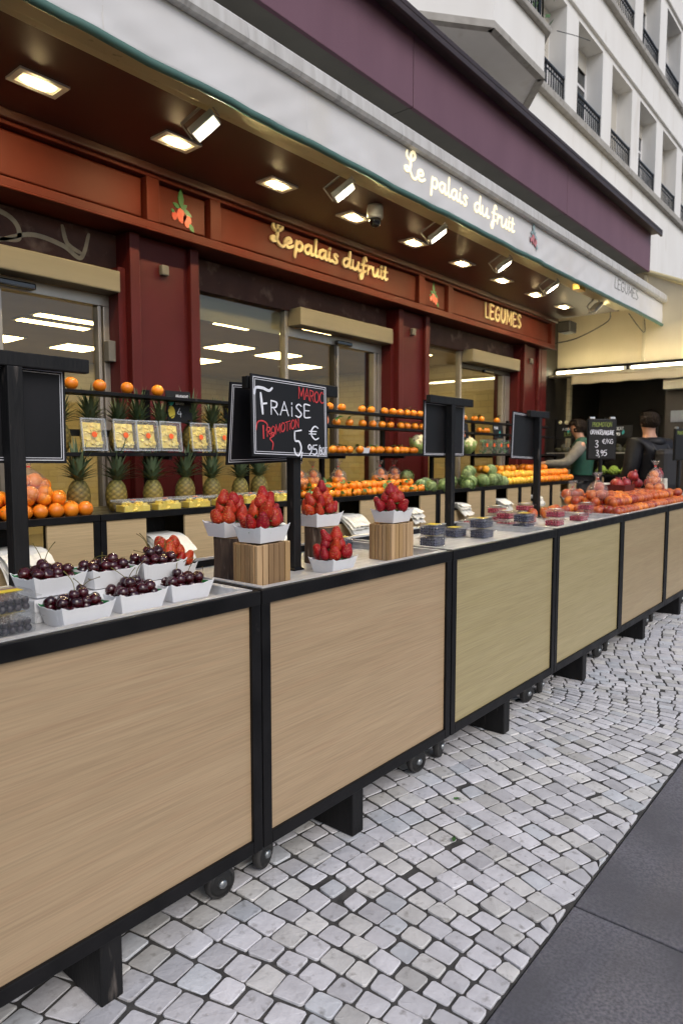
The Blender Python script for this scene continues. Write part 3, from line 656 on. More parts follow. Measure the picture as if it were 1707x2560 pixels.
# bay 1
def cassette(a, b, z0, z1, y0=4.09): bx('shutter_box', 'shutter_beige', a, b, y0, 4.24, z0, z1, sf, .008)
def pane(a, b, z0, z1, y=4.27): MB().box(a, b, y, y + .008, z0, z1).obj('glass_pane', 'shop_glass', sf)
def alu(name, a, b, z0, z1, y0=4.235, y1=4.30, m='aluminium'): bx(name, m, a, b, y0, y1, z0, z1, sf, .004)
cassette(-.27, 2.625, 2.425, 2.565)
alu('head_rail', -.27, 2.625, 2.35, 2.425); bx('door_sensor', 'cctv_dome', 1.78, 2.10, 4.18, 4.24, 2.36, 2.40, sf, .01)
for a, b in ((-.27, -.2), (1.86, 1.91), (2.54, 2.565), (2.58, 2.625)): alu('door_stile', a, b, 0, 2.35)
pane(-.2, 1.86, .02, 2.35); pane(1.91, 2.54, .02, 2.35)
bx('lock_box', 'grey_box', 2.575, 2.635, 4.17, 4.235, 1.98, 2.12, sf, .006)
# bay 2
alu('window_post', 3.305, 3.33, 0, 2.60); alu('mullion', 4.32, 4.36, 0, 2.60); pane(3.33, 4.32, .02, 2.60)
bx('transom_film', 'shutter_beige', 3.34, 4.32, 4.30, 4.315, 2.40, 2.59, sf)
cassette(4.365, 5.725, 2.47, 2.62); alu('head_rail', 4.36, 5.725, 2.385, 2.47)
bx('door_sensor', 'cctv_dome', 4.98, 5.2, 4.19, 4.24, 2.39, 2.43, sf, .01)
for a, b, m in ((4.98, 5.01, 'dark_frame'), (5.02, 5.045, 'aluminium'), (5.60, 5.64, 'aluminium'), (5.66, 5.725, 'aluminium')): alu('door_stile', a, b, 0, 2.385, m=m)
pane(4.36, 4.98, .02, 2.385); pane(5.045, 5.60, .02, 2.385)
# bay 3
alu('window_post', 6.405, 6.43, 0, 2.60); alu('mullion', 7.31, 7.35, 0, 2.60); pane(6.43, 7.31, .02, 2.60)
cassette(7.355, 8.635, 2.47, 2.62); alu('head_rail', 7.35, 8.635, 2.41, 2.47, m='dark_frame')
for a, b in ((8.42, 8.46), (8.50, 8.635)): alu('door_stile', a, b, 0, 2.41)
pane(7.35, 8.42, .02, 2.41); bx('door_sensor', 'cctv_dome', 7.85, 8.1, 4.19, 4.24, 2.39, 2.43, sf, .01)
rebase(sf, (3.2, 4.2, 0))
# the room behind the glass
rm = thing('shop_interior', 'cream tiled shop room with bright ceiling panels seen through the glass doors', 'room')
bx('floor', 'interior_floor', -3, 11.0, 4.31, 11.5, -.03, .005, rm); bx('ceiling', 'ceiling_tile', -3, 11.0, 4.41, 11.5, 3.0, 3.06, rm)
bx('back_wall', 'wall_tiles', -3, 11.0, 11.45, 11.6, 0, 3.0, rm); bx('side_wall', 'cream_wall', -3.1, -3, 4.4, 11.5, 0, 3.0, rm)
sw = MB().box(-.1, 7.1, 0, .1, 0, 3.0).obj('side_wall', 'wall_tiles', rm); sw.location = (11.0, 4.4, 0); sw.rotation_euler = (0, 0, R(90))
rebase(rm, (4, 7, 0))
for i, (x, y) in enumerate([(5.9, 6.5), (7.05, 8.1), (8.1, 8.1), (7.65, 9.6), (4.4, 7.9), (4.4, 8.35), (5.55, 9.9), (4.35, 9.9), (2.6, 6.6), (6.9, 6.4), (9.4, 6.4), (9.4, 8.8)]):
    t = thing('ceiling_light', 'lit square ceiling panel inside the shop', 'ceiling light', (x, y, 2.985), 0, 'lit ceiling panels inside the shop')
    ww, hh = (.31, .31) if i not in (4, 5) else (.48, .12)
    MB().box(-ww, ww, -hh, hh, 0, .012).obj('frame', 'pvc_white', t); MB().box(-ww + .04, ww - .04, -hh + .04, hh - .04, -.006, 0).obj('diffuser', 'light_panel', t)
t = thing('wall_poster', 'small black poster in a pale frame on the tiled wall inside', 'poster', (10.88, 7.55, 2.35))
bx('poster_frame', 'cream_wall', -.0, .02, -.48, .48, -.42, .5, t); bx('print', 'poster_tile', -.012, 0, -.28, .3, -.2, .3, t)
ii = thing('interior_shelf', 'black shelf inside the shop behind the third window', 'shelf', (7.75, 4.95, 0))
bx('shelf_board', 'black_steel', -.6, .65, -.12, .14, 1.62, 1.65, ii); bx('upright', 'black_steel', -.6, -.56, -.1, .12, 0, 1.62, ii); bx('upright', 'black_steel', .61, .65, -.1, .12, 0, 1.62, ii)

# ------------------------------------------------------------------ lamps under the awning
DL = [(1.82 + .8565 * i, 3.53) for i in range(-1, 9)]
dtrim = MB()
for a in ((-.13, -.10, -.08, .08), (.10, .13, -.08, .08), (-.10, .10, -.08, -.05), (-.10, .10, .05, .08)): dtrim.box(a[0], a[1], a[2], a[3], -.012, 0)
dl = thing('downlight', 'lit rectangular downlight in the maroon soffit', 'downlight'); dtrim.obj('trim', 'cctv_white', dl)
MB().grid(lambda a, b: (-.10 + .20 * a, .05 - .10 * b, -.004 - .020 * (1 - (2 * a - 1) ** 2) * (1 - (2 * b - 1) ** 2)), 10, 8).obj('lens', 'down_lens', dl, True); K = Kind(dl)
DN = ['nearest to the camera', 'second from the left', 'third from the left', 'beside the dome camera', 'fifth from the left', 'sixth from the left', 'seventh from the left', 'second last before the corner', 'last before the corner']
for i, (x, y) in enumerate(DL):
    K((x, y, 3.252), 0, 'lit rectangular soffit downlight, ' + (['just left of the picture edge'] + DN)[i], 'soffit downlights')
fl = thing('floodlight', 'x', 'floodlight')
MB().box(-.084, .084, -.061, .061, 0, .04).obj('housing', 'flood_case', fl, bevel=.008)
MB().box(-.074, .074, -.052, .052, -.003, .001).obj('lens', 'flood_lens', fl)
MB().box(-.10, -.092, -.01, .01, .01, .11).box(.092, .10, -.01, .01, .01, .11).box(-.10, .10, -.01, .01, .11, .118).obj('bracket', 'flood_case', fl)
K = Kind(fl)
FN = ['first from the left', 'second from the left', 'beside the dome camera, third from the left', 'fourth from the left', 'fifth from the left', 'at the far corner shining on the cream canvas']
for i, (x, y) in enumerate([(2.52, 3.06), (3.71, 3.06), (4.91, 3.06), (6.08, 3.06), (7.2, 3.06), (8.52, 3.06)]):
    aim = Vector((.35, -.62, -1)) if i < 5 else Vector((.6, -.3, -.7))
    q = (-aim).to_track_quat('Z', 'X').to_euler()
    K((x, y, 3.13), q, 'bright floodlight under the awning beam, ' + FN[i], 'awning floodlights')
dm = thing('dome_camera', 'white dome security camera under the soffit', 'security camera', (4.3, 3.25, 3.25))
MB().lathe([(.055, 0), (.062, -.02), (.062, -.09), (.058, -.10)], 20).obj('housing', 'cctv_white', dm, True)
MB().lathe([(.048, -.098), (.047, -.12), (.040, -.142), (.026, -.157), (.004, -.163)], 20).obj('dome', 'cctv_dome', dm, True)
sg = bx('amber_lamp', 'amber', 7.55, 7.72, 2.90, 2.98, 3.17, 3.232); tag(sg, 'small amber lamp box under the awning beam near its far end', 'lamp')

# ------------------------------------------------------------------ front carts
CX = [.278, 1.362, 2.444, 3.530, 4.618, 5.700, 6.780, 7.86]
CY, CD, CZ = 1.44, .63, .957
def wheel_proto():
    pass
tyre = MB().lathe([(.030, -.013), (.046, -.014), (.050, -.008), (.050, .008), (.046, .014), (.030, .013)], 24).xf(Matrix.Rotation(R(90), 4, 'X')).mesh('tyre', 'rubber', True)
rim = MB().lathe([(.008, -.016), (.022, -.017), (.030, -.0135), (.040, -.0145), (.040, .0145), (.030, .0135), (.022, .017), (.008, .016)], 20).xf(Matrix.Rotation(R(90), 4, 'X')).mesh('rim', 'wheel_black', True)
hub = MB().lathe([(.003, -.026), (.012, -.025), (.015, -.018), (.015, .018), (.012, .025), (.003, .026)], 14).xf(Matrix.Rotation(R(90), 4, 'X')).mesh('hub', 'zinc', True)
fork = MB().box(-.035, .035, -.03, .03, .108, .113).add([(-.018, -.021, .108), (.018, -.021, .108), (.026, -.021, .045), (.008, -.021, .045), (-.018, -.018, .108), (.018, -.018, .108), (.026, -.018, .045), (.008, -.018, .045)], [(0, 1, 2, 3), (7, 6, 5, 4), (0, 4, 5, 1), (1, 5, 6, 2), (2, 6, 7, 3), (3, 7, 4, 0)]).add(
    [(-.018, .021, .108), (.018, .021, .108), (.026, .021, .045), (.008, .021, .045), (-.018, .018, .108), (.018, .018, .108), (.026, .018, .045), (.008, .018, .045)], [(3, 2, 1, 0), (4, 5, 6, 7), (1, 5, 4, 0), (2, 6, 5, 1), (3, 7, 6, 2), (0, 4, 7, 3)]).mesh('fork', 'zinc')
def caster(par, x, y, rz):
    e = bpy.data.objects.new('caster', None); COL.objects.link(e); e.parent = par; e.location = (x, y, 0); e.rotation_euler = (0, 0, rz)
    mobj('fork', fork, e, loc=(0, 0, .054)).scale = (1, 1, 1)
    for nm, me in (('tyre', tyre), ('rim', rim), ('hub', hub)): mobj(nm, me, e, loc=(.017, 0, .050))
CART = [('stall_cart', 'nearest oak fronted stall cart holding the cherries, cut by the left edge', 'oak_rosy', .545),
        ('stall_cart', 'second oak fronted stall cart with the strawberry stands on it', 'oak_rosy', .44),
        ('stall_cart', 'third stall cart with olive toned front and blueberry packs on it', 'oak_olive', .52),
        ('stall_cart', 'fourth stall cart with olive toned front below the raspberry packs and first blood oranges', 'oak_olive', .46),
        ('stall_cart', 'fifth stall cart with sand coloured front under the blood orange pile', 'oak_sand', .57),
        ('stall_cart', 'sixth stall cart cut by the right edge of the picture', 'oak_sand', .5),
        ('stall_cart', 'hindmost stall cart carrying the pomegranates past the picture edge', 'oak_sand', .5)]
for i, (nm, lab, pm, blk) in enumerate(CART):
    x0, x1 = CX[i] + .003, CX[i + 1] - .003; W_ = x1 - x0; pw = .036
    c = thing(nm, lab, 'stall cart', (x0, CY + random.uniform(-.003, .003), 0), random.uniform(-.0015, .0015), 'stall carts in the front row')
    for px in (0, W_ - pw):
        bx('post', 'black_steel', px, px + pw, 0, pw, .167, CZ - .040, c, .002); bx('post', 'black_steel', px, px + pw, CD - pw, CD, .167, CZ - .040, c, .002)
    bx('top_rail', 'black_steel', 0, W_, -.002, pw, CZ - .042, CZ, c, .003); bx('back_rail', 'black_steel', 0, W_, CD - pw, CD, CZ - .042, CZ - .002, c, .003)
    bx('bottom_rail', 'black_steel', pw, W_ - pw, .0, pw, .167, .207, c, .003)
    bx('side_rail', 'black_steel', .001, pw - .001, pw, CD - pw, CZ - .040, CZ - .002, c); bx('side_rail', 'black_steel', W_ - pw + .001, W_ - .001, pw, CD - pw, CZ - .040, CZ - .002, c)
    bx('front_panel', pm, pw, W_ - pw, .011, .024, .207, CZ - .042, c)
    bx('rear_panel', 'black_steel', pw, W_ - pw, CD - .02, CD - .01, .207, CZ - .042, c); bx('base_board', 'black_wood', pw, W_ - pw, pw, CD - pw, .175, .19, c)
    tm = MB()
    tm.box(pw - .004, W_ - pw + .004, pw - .006, CD - pw + .006, CZ - .034, CZ - .028)
    tm.box(pw - .018, W_ - pw + .018, pw - .020, pw + .004, CZ - .002, CZ + .0025); tm.box(pw - .018, W_ - pw + .018, CD - pw - .004, CD - pw + .020, CZ + .002, CZ + .0065)
    tm.box(pw - .018, pw + .004, pw + .004, CD - pw - .004, CZ - .001, CZ + .003); tm.box(W_ - pw - .004, W_ - pw + .018, pw + .004, CD - pw - .004, CZ - .001, CZ + .003)
    tm.box(pw - .004, W_ - pw + .004, CD - pw + .002, CD - pw + .006, CZ - .03, CZ + .002); tm.box(W_ - pw, W_ - pw + .004, pw, CD - pw, CZ - .03, CZ)
    tm.obj('tray', 'tray_steel', c)
    for cx_, rz in ((.10, .3), (W_ - .085, -.15)):
        caster(c, cx_, .125, rz); caster(c, cx_, CD - .08, -rz)
    bx('support_block', 'black_wood', blk, blk + .062, .012, .50, .0, .166, c, .005)
ZTR = CZ - .028    # tray floor

# ------------------------------------------------------------------ punnets, cherries, strawberries
def punnet_mesh(mat, L=.122, Wd=.086, h=.054, fl=.014, inset=0, name='punnet'):
    nx, ny = 16, 12; ring = []
    def per(l, w_):
        pts = []
        for k in range(nx): pts.append((-l / 2 + l * k / nx, -w_ / 2, k / nx, 0))
        for k in range(ny): pts.append((l / 2, -w_ / 2 + w_ * k / ny, k / ny, 1))
        for k in range(nx): pts.append((l / 2 - l * k / nx, w_ / 2, k / nx, 0))
        for k in range(ny): pts.append((-l / 2, w_ / 2 - w_ * k / ny, k / ny, 1))
        return pts
    b0 = per(L - inset * 2, Wd - inset * 2); t0 = per(L + fl * 2 - inset * 2, Wd + fl * 2 - inset * 2); n = len(b0); mb = MB()
    mb.v = [(p[0], p[1], .0015 + inset) for p in b0]
    for p in t0:
        u = p[2]; e = abs(2 * u - 1); z = h - .006 + .007 * e ** 4 + .0022 * math.cos(2 * PI * u * 3.5) * e ** .7 - inset * 1.0
        mb.v.append((p[0], p[1], z))
    mb.f = [(k, (k + 1) % n, n + (k + 1) % n, n + k) for k in range(n)] + [tuple(reversed(range(n)))]
    return mb.mesh(name, mat)
pm_white = punnet_mesh('card_white'); pm_liner = punnet_mesh('green_paper', inset=.0022, name='liner')
def mk_punnet(liner):
    t = thing('punnet', 'x', 'punnet'); mobj('tray_shell', pm_white, t, solid=.0014)
    if liner: mobj('liner', pm_liner, t)
    return Kind(t)
PUN_G, PUN_W = mk_punnet(True), mk_punnet(False)
def cherry_proto(seed):
    rnd = random.Random(seed); t = thing('cherry', 'x', 'cherry'); m = 9; pr = []
    for i in range(m + 1):
        a = PI * i / m; r = .0138 * math.sin(a); z = -.0132 * math.cos(a)
        if i >= m - 1: z -= .0022 * (i - m + 2)
        pr.append((max(r, .0003), z))
    MB().lathe(pr, 14, fn=lambda r, z, a: (r * (1 + .03 * math.cos(2 * a + seed)), z)).obj('flesh', 'cherry', t, True)
    a = rnd.uniform(0, 6.28); d = Vector((math.cos(a), math.sin(a), 0)); L = rnd.uniform(.03, .045)
    MB().tube(spline([(0, 0, .009), tuple(d * .006 + Vector((0, 0, .009 + L * .4))), tuple(d * .018 + Vector((0, 0, .009 + L * .75))), tuple(d * L * .75 + Vector((0, 0, .009 + L)))], 4), [.0010] * 11 + [.0011, .0018], 5).obj('stem', 'cherry_stem', t)
    return Kind(t)
CH = [cherry_proto(s_) for s_ in range(4)]
chn = thing('cherry', 'x', 'cherry'); MB().lathe([(.0003, -.0128), (.006, -.0120), (.0105, -.0092), (.0138, -.004), (.0146, .002), (.0128, .0082), (.0085, .0118), (.004, .0116), (.0003, .0098)], 14, fn=lambda r, z, a: (r * (1 + .05 * math.cos(2 * a)), z)).obj('flesh', 'cherry', chn, True); CHN = Kind(chn)
def rrot(t=1.0): return (random.uniform(-t, t), random.uniform(-t, t), random.uniform(0, 6.28))
def fill_cherries(c, rz, where):
    q = Matrix.Rotation(rz, 3, 'Z')
    n = 0
    for lay, (nx, ny, z, s_) in enumerate([(4, 3, .041, .0285), (4, 3, .058, .0270), (2, 2, .077, .028)]):
        for i in range(nx):
            for j in range(ny):
                if lay == 2 and random.random() < .45: continue
                p = Vector(((i - (nx - 1) / 2) * s_ * 1.12 + random.uniform(-.004, .004) + (.006 if j % 2 else -.006), (j - (ny - 1) / 2) * s_ * .98 + random.uniform(-.004, .004), z + random.uniform(-.004, .004)))
                p = q @ p + Vector(c)
                k = random.choice(CH) if (lay == 2 or random.random() < .12) else CHN
                k(p, rrot(.9), 'dark cherry in the punnet ' + where, 'cherries in the punnet ' + where, random.uniform(.95, 1.18)); n += 1
def straw_proto(seed):
    rnd = random.Random(seed); t = thing('strawberry', 'x', 'strawberry')
    L = rnd.uniform(.046, .058); rad = rnd.uniform(.0200, .0235); lob = rnd.uniform(.02, .09); ph = rnd.uniform(0, 6)
    pr = [(.004, -.002), (rad * .55, -.001), (rad * .88, .006), (rad, .013), (rad * .97, .021), (rad * .86, .029), (rad * .68, .037), (rad * .47, L - .0055), (rad * .25, L - .0016), (.0005, L)]
    MB().lathe(pr, 18, fn=lambda r, z, a: (r * (1 + lob * math.cos(2 * a + ph) + .02 * math.sin(5 * a + z * 90)), z)).obj('flesh', 'strawberry', t, True)
    mb = MB()
    for k in range(8):
        a = 2 * PI * k / 8 + rnd.uniform(-.2, .2); d = Vector((math.cos(a), math.sin(a), 0)); s_ = Vector((-d.y, d.x, 0)); l = rnd.uniform(.021, .031); up = rnd.uniform(-.006, .016)
        p0, p1, p2 = d * .002 + Vector((0, 0, -.003)), d * l * .55 + Vector((0, 0, -.004 + up * .4)), d * l + Vector((0, 0, up))
        mb.add([p0 + s_ * .002, p0 - s_ * .002, p1 - s_ * .0045, p1 + s_ * .0045, p2], [(0, 1, 2, 3), (3, 2, 4)])
    mb.tube([(0, 0, -.002), (.002, 0, -.014)], .0012, 5); mb.obj('calyx', 'calyx', t)
    return Kind(t)
ST = [straw_proto(s_ + 20) for s_ in range(5)]
def fill_straw(c, rz, where, layers=3, top=1):
    q = Matrix.Rotation(rz, 3, 'Z'); spots = []
    a0 = random.uniform(0, 1)
    for i in range(7): a = a0 + 2 * PI * i / 7; spots.append((.052 * math.cos(a), .034 * math.sin(a), .045, .40))
    for i in range(4): a = a0 + .5 + 2 * PI * i / 4; spots.append((.030 * math.cos(a), .024 * math.sin(a), .074, .40))
    if layers > 2:
        for i in range(2): spots.append(((i - .5) * .036, random.uniform(-.008, .008), .100, .3))
    if layers > 3: spots += [(.004, .004, .128, .15)]
    for x, y, z, lean in spots:
        p = q @ Vector((x + random.uniform(-.005, .005), y + random.uniform(-.005, .005), z + random.uniform(-.004, .004))) + Vector(c)
        o = q @ Vector((x, y, 0)); ax = Vector((-o.y, o.x, 0)); ang = min(.9, o.length / .05 * lean) + random.uniform(-.3, .45)
        m = Matrix.Rotation(ang, 3, ax.normalized() if ax.length > .003 else Vector((1, 0, 0))) @ Matrix.Rotation(random.uniform(0, 6.28), 3, 'Z')
        random.choice(ST)(p, m.to_euler(), 'ripe strawberry in the punnet ' + where, 'strawberries in the punnet ' + where, random.uniform(.86, 1.12))
CP = [(.878, 1.600, .05, 'at the front left of the cherry cart'), (1.060, 1.630, .0, 'in the middle of the front cherry row'), (1.232, 1.640, -.04, 'at the right end of the front cherry row'),
      (.868, 1.715, .06, 'at the left of the raised back cherry row'), (1.025, 1.705, .02, 'in the middle of the raised back cherry row'), (1.180, 1.700, -.02, 'at the right of the raised back cherry row')]
for i, (x, y, rz, wh) in enumerate(CP):
    z = ZTR if i < 3 else ZTR + .062
    PUN_G((x, y, z), rz, 'white scalloped paper punnet of cherries ' + wh, 'cherry punnets'); fill_cherries((x, y, z), rz, wh)
tb = thing('riser_box', 'low white cardboard riser under the back row of cherry punnets', 'box', (.80, 1.662, ZTR))
bx('box_body', 'card_white', 0, .455, 0, .13, 0, .058, tb, .003); bx('lid_flap', 'card_white', -.002, .457, -.004, .0, .03, .0605, tb)
def stand_slats(x, y, sx, sy, h, lab):
    t = thing('slat_stand', lab, 'stand', (x, y, ZTR), random.uniform(-.03, .03), 'wooden stands for strawberry punnets')
    bx('core', 'slat3', -sx / 2 + .012, sx / 2 - .012, -sy / 2 + .012, sy / 2 - .012, 0, h - .004, t)
    n = max(4, round(sx / .025)); m = max(4, round(sy / .025))
    for k in range(n):
        for s_ in (-1, 1):
            a = -sx / 2 + sx * k / n; yy = s_ * (sy / 2 - .006) + random.uniform(-.0015, .0015)
            bx('slat', 'slat%d' % random.randrange(5), a + .0016, a + sx / n - .0016, yy - .006, yy + .006, 0, h + random.uniform(-.003, .003), t, .0015)
    for k in range(m):
        for s_ in (-1, 1):
            a = -sy / 2 + .013 + (sy - .026) * k / m; xx = s_ * (sx / 2 - .006) + random.uniform(-.0015, .0015)
            bx('slat', 'slat%d' % random.randrange(5), xx - .006, xx + .006, a + .0016, a + (sy - .026) / m - .0016, 0, h + random.uniform(-.003, .003), t, .0015)
    return t
def log_stand(x, y, r, h, lab):
    t = thing('log_stand', lab, 'log', (x, y, ZTR), 0, 'log stands for strawberry punnets'); ph = random.uniform(0, 9)
    MB().lathe([(r * 1.02, 0), (r, h * .3), (r * .99, h * .6), (r, h - .002)], 26, fn=lambda rr, z, a: (rr * (1 + .06 * noise.noise((a * 3 + ph, z * 8, 0)) + .03 * math.sin(a * 11 + ph)), z)).obj('bark', 'bark', t, False)
    MB().lathe([(r * .90, h - .003), (r * .9, h)], 22).obj('sawn_top', 'slat0', t)
    return t
H_ = .142
stand_slats(1.525, 1.607, .150, .112, H_, 'pale slatted wood stand at the front corner beside the cherries')
stand_slats(2.270, 1.625, .150, .118, H_ + .004, 'pale slatted wood stand at the right end of the strawberry cart')
log_stand(1.560, 1.795, .060, H_, 'dark bark log stand half hidden behind the front slatted stand')
log_stand(2.010, 1.785, .062, H_, 'dark bark log stand behind the signpost on the strawberry cart')
SP = [(1.525, 1.605, ZTR + H_ + .002, .12, 'on the front slatted stand', 4), (1.560, 1.800, ZTR + H_ + .002, .0, 'on the log behind the front stand', 3), (2.010, 1.785, ZTR + H_ + .002, -.05, 'on the log behind the signpost', 4),
      (2.275, 1.625, ZTR + H_ + .008, .05, 'on the right slatted stand', 3), (1.880, 1.605, ZTR, .06, 'standing low on the tray right of the signpost', 3), (1.775, 1.93, ZTR, .1, 'mostly hidden behind the signpost', 3), (1.40, 1.93, ZTR, .0, 'behind the back row of cherries', 3)]
for x, y, z, rz, wh, lay in SP:
    PUN_W((x, y, z), rz, 'white paper punnet of strawberries ' + wh, 'strawberry punnets'); fill_straw((x, y, z + .004), rz, wh, lay)

# ------------------------------------------------------------------ price boards on posts
def board_mesh(W_=.40, Hh=.285):
    return MB().box(-W_ / 2, W_ / 2, -.003, .003, -Hh, 0).mesh('board_panel', 'chalkboard')
def border(par, W_, Hh, side):
    for k, (ins, w_) in enumerate(((.008, .003), (.0155, .0022))):
        a, b, c, d = -W_ / 2 + ins, W_ / 2 - ins, -Hh + ins, -ins; y0, y1 = (-.0042, -.0028) if side < 0 else (.0028, .0042); mb = MB()
        mb.box(a, b, y0, y1, c, c + w_); mb.box(a, b, y0, y1, d - w_, d); mb.box(a, a + w_, y0, y1, c + w_, d - w_); mb.box(b - w_, b, y0, y1, c + w_, d - w_); mb.obj('border_line', 'board_line', par)
def signpost(x, y, zbar, lab, boards, rz=0, w_=.038, base=True, barL=.47, lean=0):
    t = thing('price_signpost', lab, 'sign', (x, y, ZTR), rz, 'black signposts on the carts'); h = zbar - ZTR
    bx('post', 'black_wood', -w_ / 2, w_ / 2, -w_ / 2, w_ / 2, 0, h - .022, t, .003); bx('crossbar', 'black_wood', -barL / 2, barL / 2, -.014, .016, h - .022, h + .022, t, .004)
    if base: MB().lathe([(.038, 0), (.036, .004), (.026, .010), (.0265, .014)], 4).xf(Matrix.Rotation(R(45), 4, 'Z')).obj('foot_plate', 'black_steel', t)
    out = []
    for (dx, dy, dz, tilt, roll, W_, Hh, vis) in boards:
        e = bpy.data.objects.new('board', board_mesh(W_, Hh)); COL.objects.link(e); e.parent = t; e.location = (dx, dy, h + dz); e.rotation_euler = (tilt, roll, 0)
        border(e, W_, Hh, -1); out.append(e)
    return t, out
t, bo = signpost(1.81, 1.735, 1.595, 'chalkboard price sign for Moroccan strawberries on a black post', [(-.045, -.030, .022, R(-2.5), R(1.6), .385, .275, 1), (-.055, .060, .010, R(7), R(-1.5), .385, .285, 1)])
b0 = bo[0]; fb = lambda u, v, d: (u, -.0034 - d, v)
S = .385 / 1.0
# strokes laid out on the board: u from -.19 to .19, v from -.275 to 0
def strokes(lst, wd, mat): 
    mb = MB()
    for st in lst: ribbon(mb, st, wd, 0, .0010, fb, k=7)
    mb.obj('handwriting', mat, b0)
strokes([[(-.178, -.066), (-.172, -.046), (-.140, -.044), (-.112, -.050), (-.096, -.040)], [(-.150, -.062), (-.146, -.095), (-.142, -.130)], [(-.148, -.098), (-.124, -.094)]], .0100, 'chalk_white')
write('RAiSE', CAPS, -.108, -.129, .057, .046, .0060, fb, 'chalk_white', b0, jit=.03, gap=.12)
write('MAROC', CAPS, .033, -.062, .0346, .040, .0046, fb, 'chalk_red', b0, rise=-.06, jit=.05)
strokes([[(-.174, -.186), (-.166, -.160), (-.142, -.155), (-.122, -.166), (-.127, -.186)]], .0052, 'chalk_red')
strokes([[(-.141, -.172), (-.140, -.212)]], .0095, 'chalk_red')
write('ROMOTiON', CAPS, -.126, -.208, .0275, .031, .0044, fb, 'chalk_red', b0, rise=.27, jit=.05)
strokes([[(-.110, -.196), (-.095, -.192), (-.092, -.202), (-.110, -.213), (-.096, -.228), (-.100, -.250)]], .0050, 'chalk_red')
strokes([[(.046, -.176), (.012, -.182)], [(.012, -.182), (.014, -.214), (.034, -.217), (.045, -.24), (.034, -.265), (.016, -.262), (.009, -.243)], [(.050, -.256), (.045, -.272)]], .0076, 'chalk_white')
write('€', CAPS, .088, -.206, .070, .048, .0062, fb, 'chalk_white', b0)
write('95', CAPS, .077, -.262, .042, .036, .0052, fb, 'chalk_white', b0)
strokes([[(.145, -.226), (.135, -.268)]], .0042, 'chalk_white')
write('BQT', CAPS, .144, -.260, .0193, .027, .0034, fb, 'chalk_white', b0)
signpost(.935, 2.03, 1.630, 'blank chalkboard sign on a thick black post at the left edge', [(.0, .034, -.010, R(0), R(.6), .36, .293, 1)], w_=.046, barL=.48)
signpost(3.39, 2.02, 1.655, 'blank framed chalkboard on a black T post, third sign from the left', [(-.01, .034, -.006, R(0), R(.3), .44, .305, 1)], w_=.042, barL=.47)
signpost(4.42, 1.955, 1.625, 'blank tilted chalkboard on a black T post, left of the person in green', [(-.125, .03, .004, R(1), R(1.5), .40, .305, 1)], w_=.040, barL=.30)
def clip_sign(x, y, zt, rz, lab, lines, W_=.22, Hh=.31, ph=None):
    t = thing('clip_sign', lab, 'sign', (x, y, ZTR), rz); h = zt - ZTR
    MB().tube([(0, .012, 0), (0, .012, h)], .017, 10).obj('post', 'black_steel', t); bx('frame', 'black_steel', -W_ / 2 - .012, W_ / 2 + .012, -.004, .012, h - Hh - .012, h + .006, t, .006)
    e = bpy.data.objects.new('board', board_mesh(W_, Hh)); COL.objects.link(e); e.parent = t; e.location = (0, -.008, h)
    for sx in (-1, 1): MB().tube([(sx * W_ * .38 - .02, 0, h + .012), (sx * W_ * .38 + .02, 0, h + .012)], .013, 10).obj('clip', 'zinc', t)
    for txt, u, v, sx, sz, wd, m in lines: write(txt, CAPS, u, v, sx, sz, wd, fb, m, e, jit=.06)
    return t
clip_sign(5.58, 1.93, 1.635, R(-46), 'small written chalkboard for blood oranges in a clip frame', [('PROMOTiON', -.085, -.055, .025, .034, .005, 'chalk_lime'), ('ORANGE', -.10, -.115, .022, .034, .0048, 'chalk_white'), ('SANGUiNE', -.005, -.12, .0185, .034, .0048, 'chalk_white'), ('3', -.06, -.22, .05, .055, .006, 'chalk_white'), ('€/KG', .0, -.19, .035, .034, .005, 'chalk_white'), ('3,95', -.05, -.29, .042, .045, .006, 'chalk_white')])
clip_sign(7.72, 1.86, 1.62, R(-15), 'dark clip framed sign on a post at the right picture edge', [('PROMOTiON', -.085, -.055, .025, .034, .005, 'chalk_lime')])

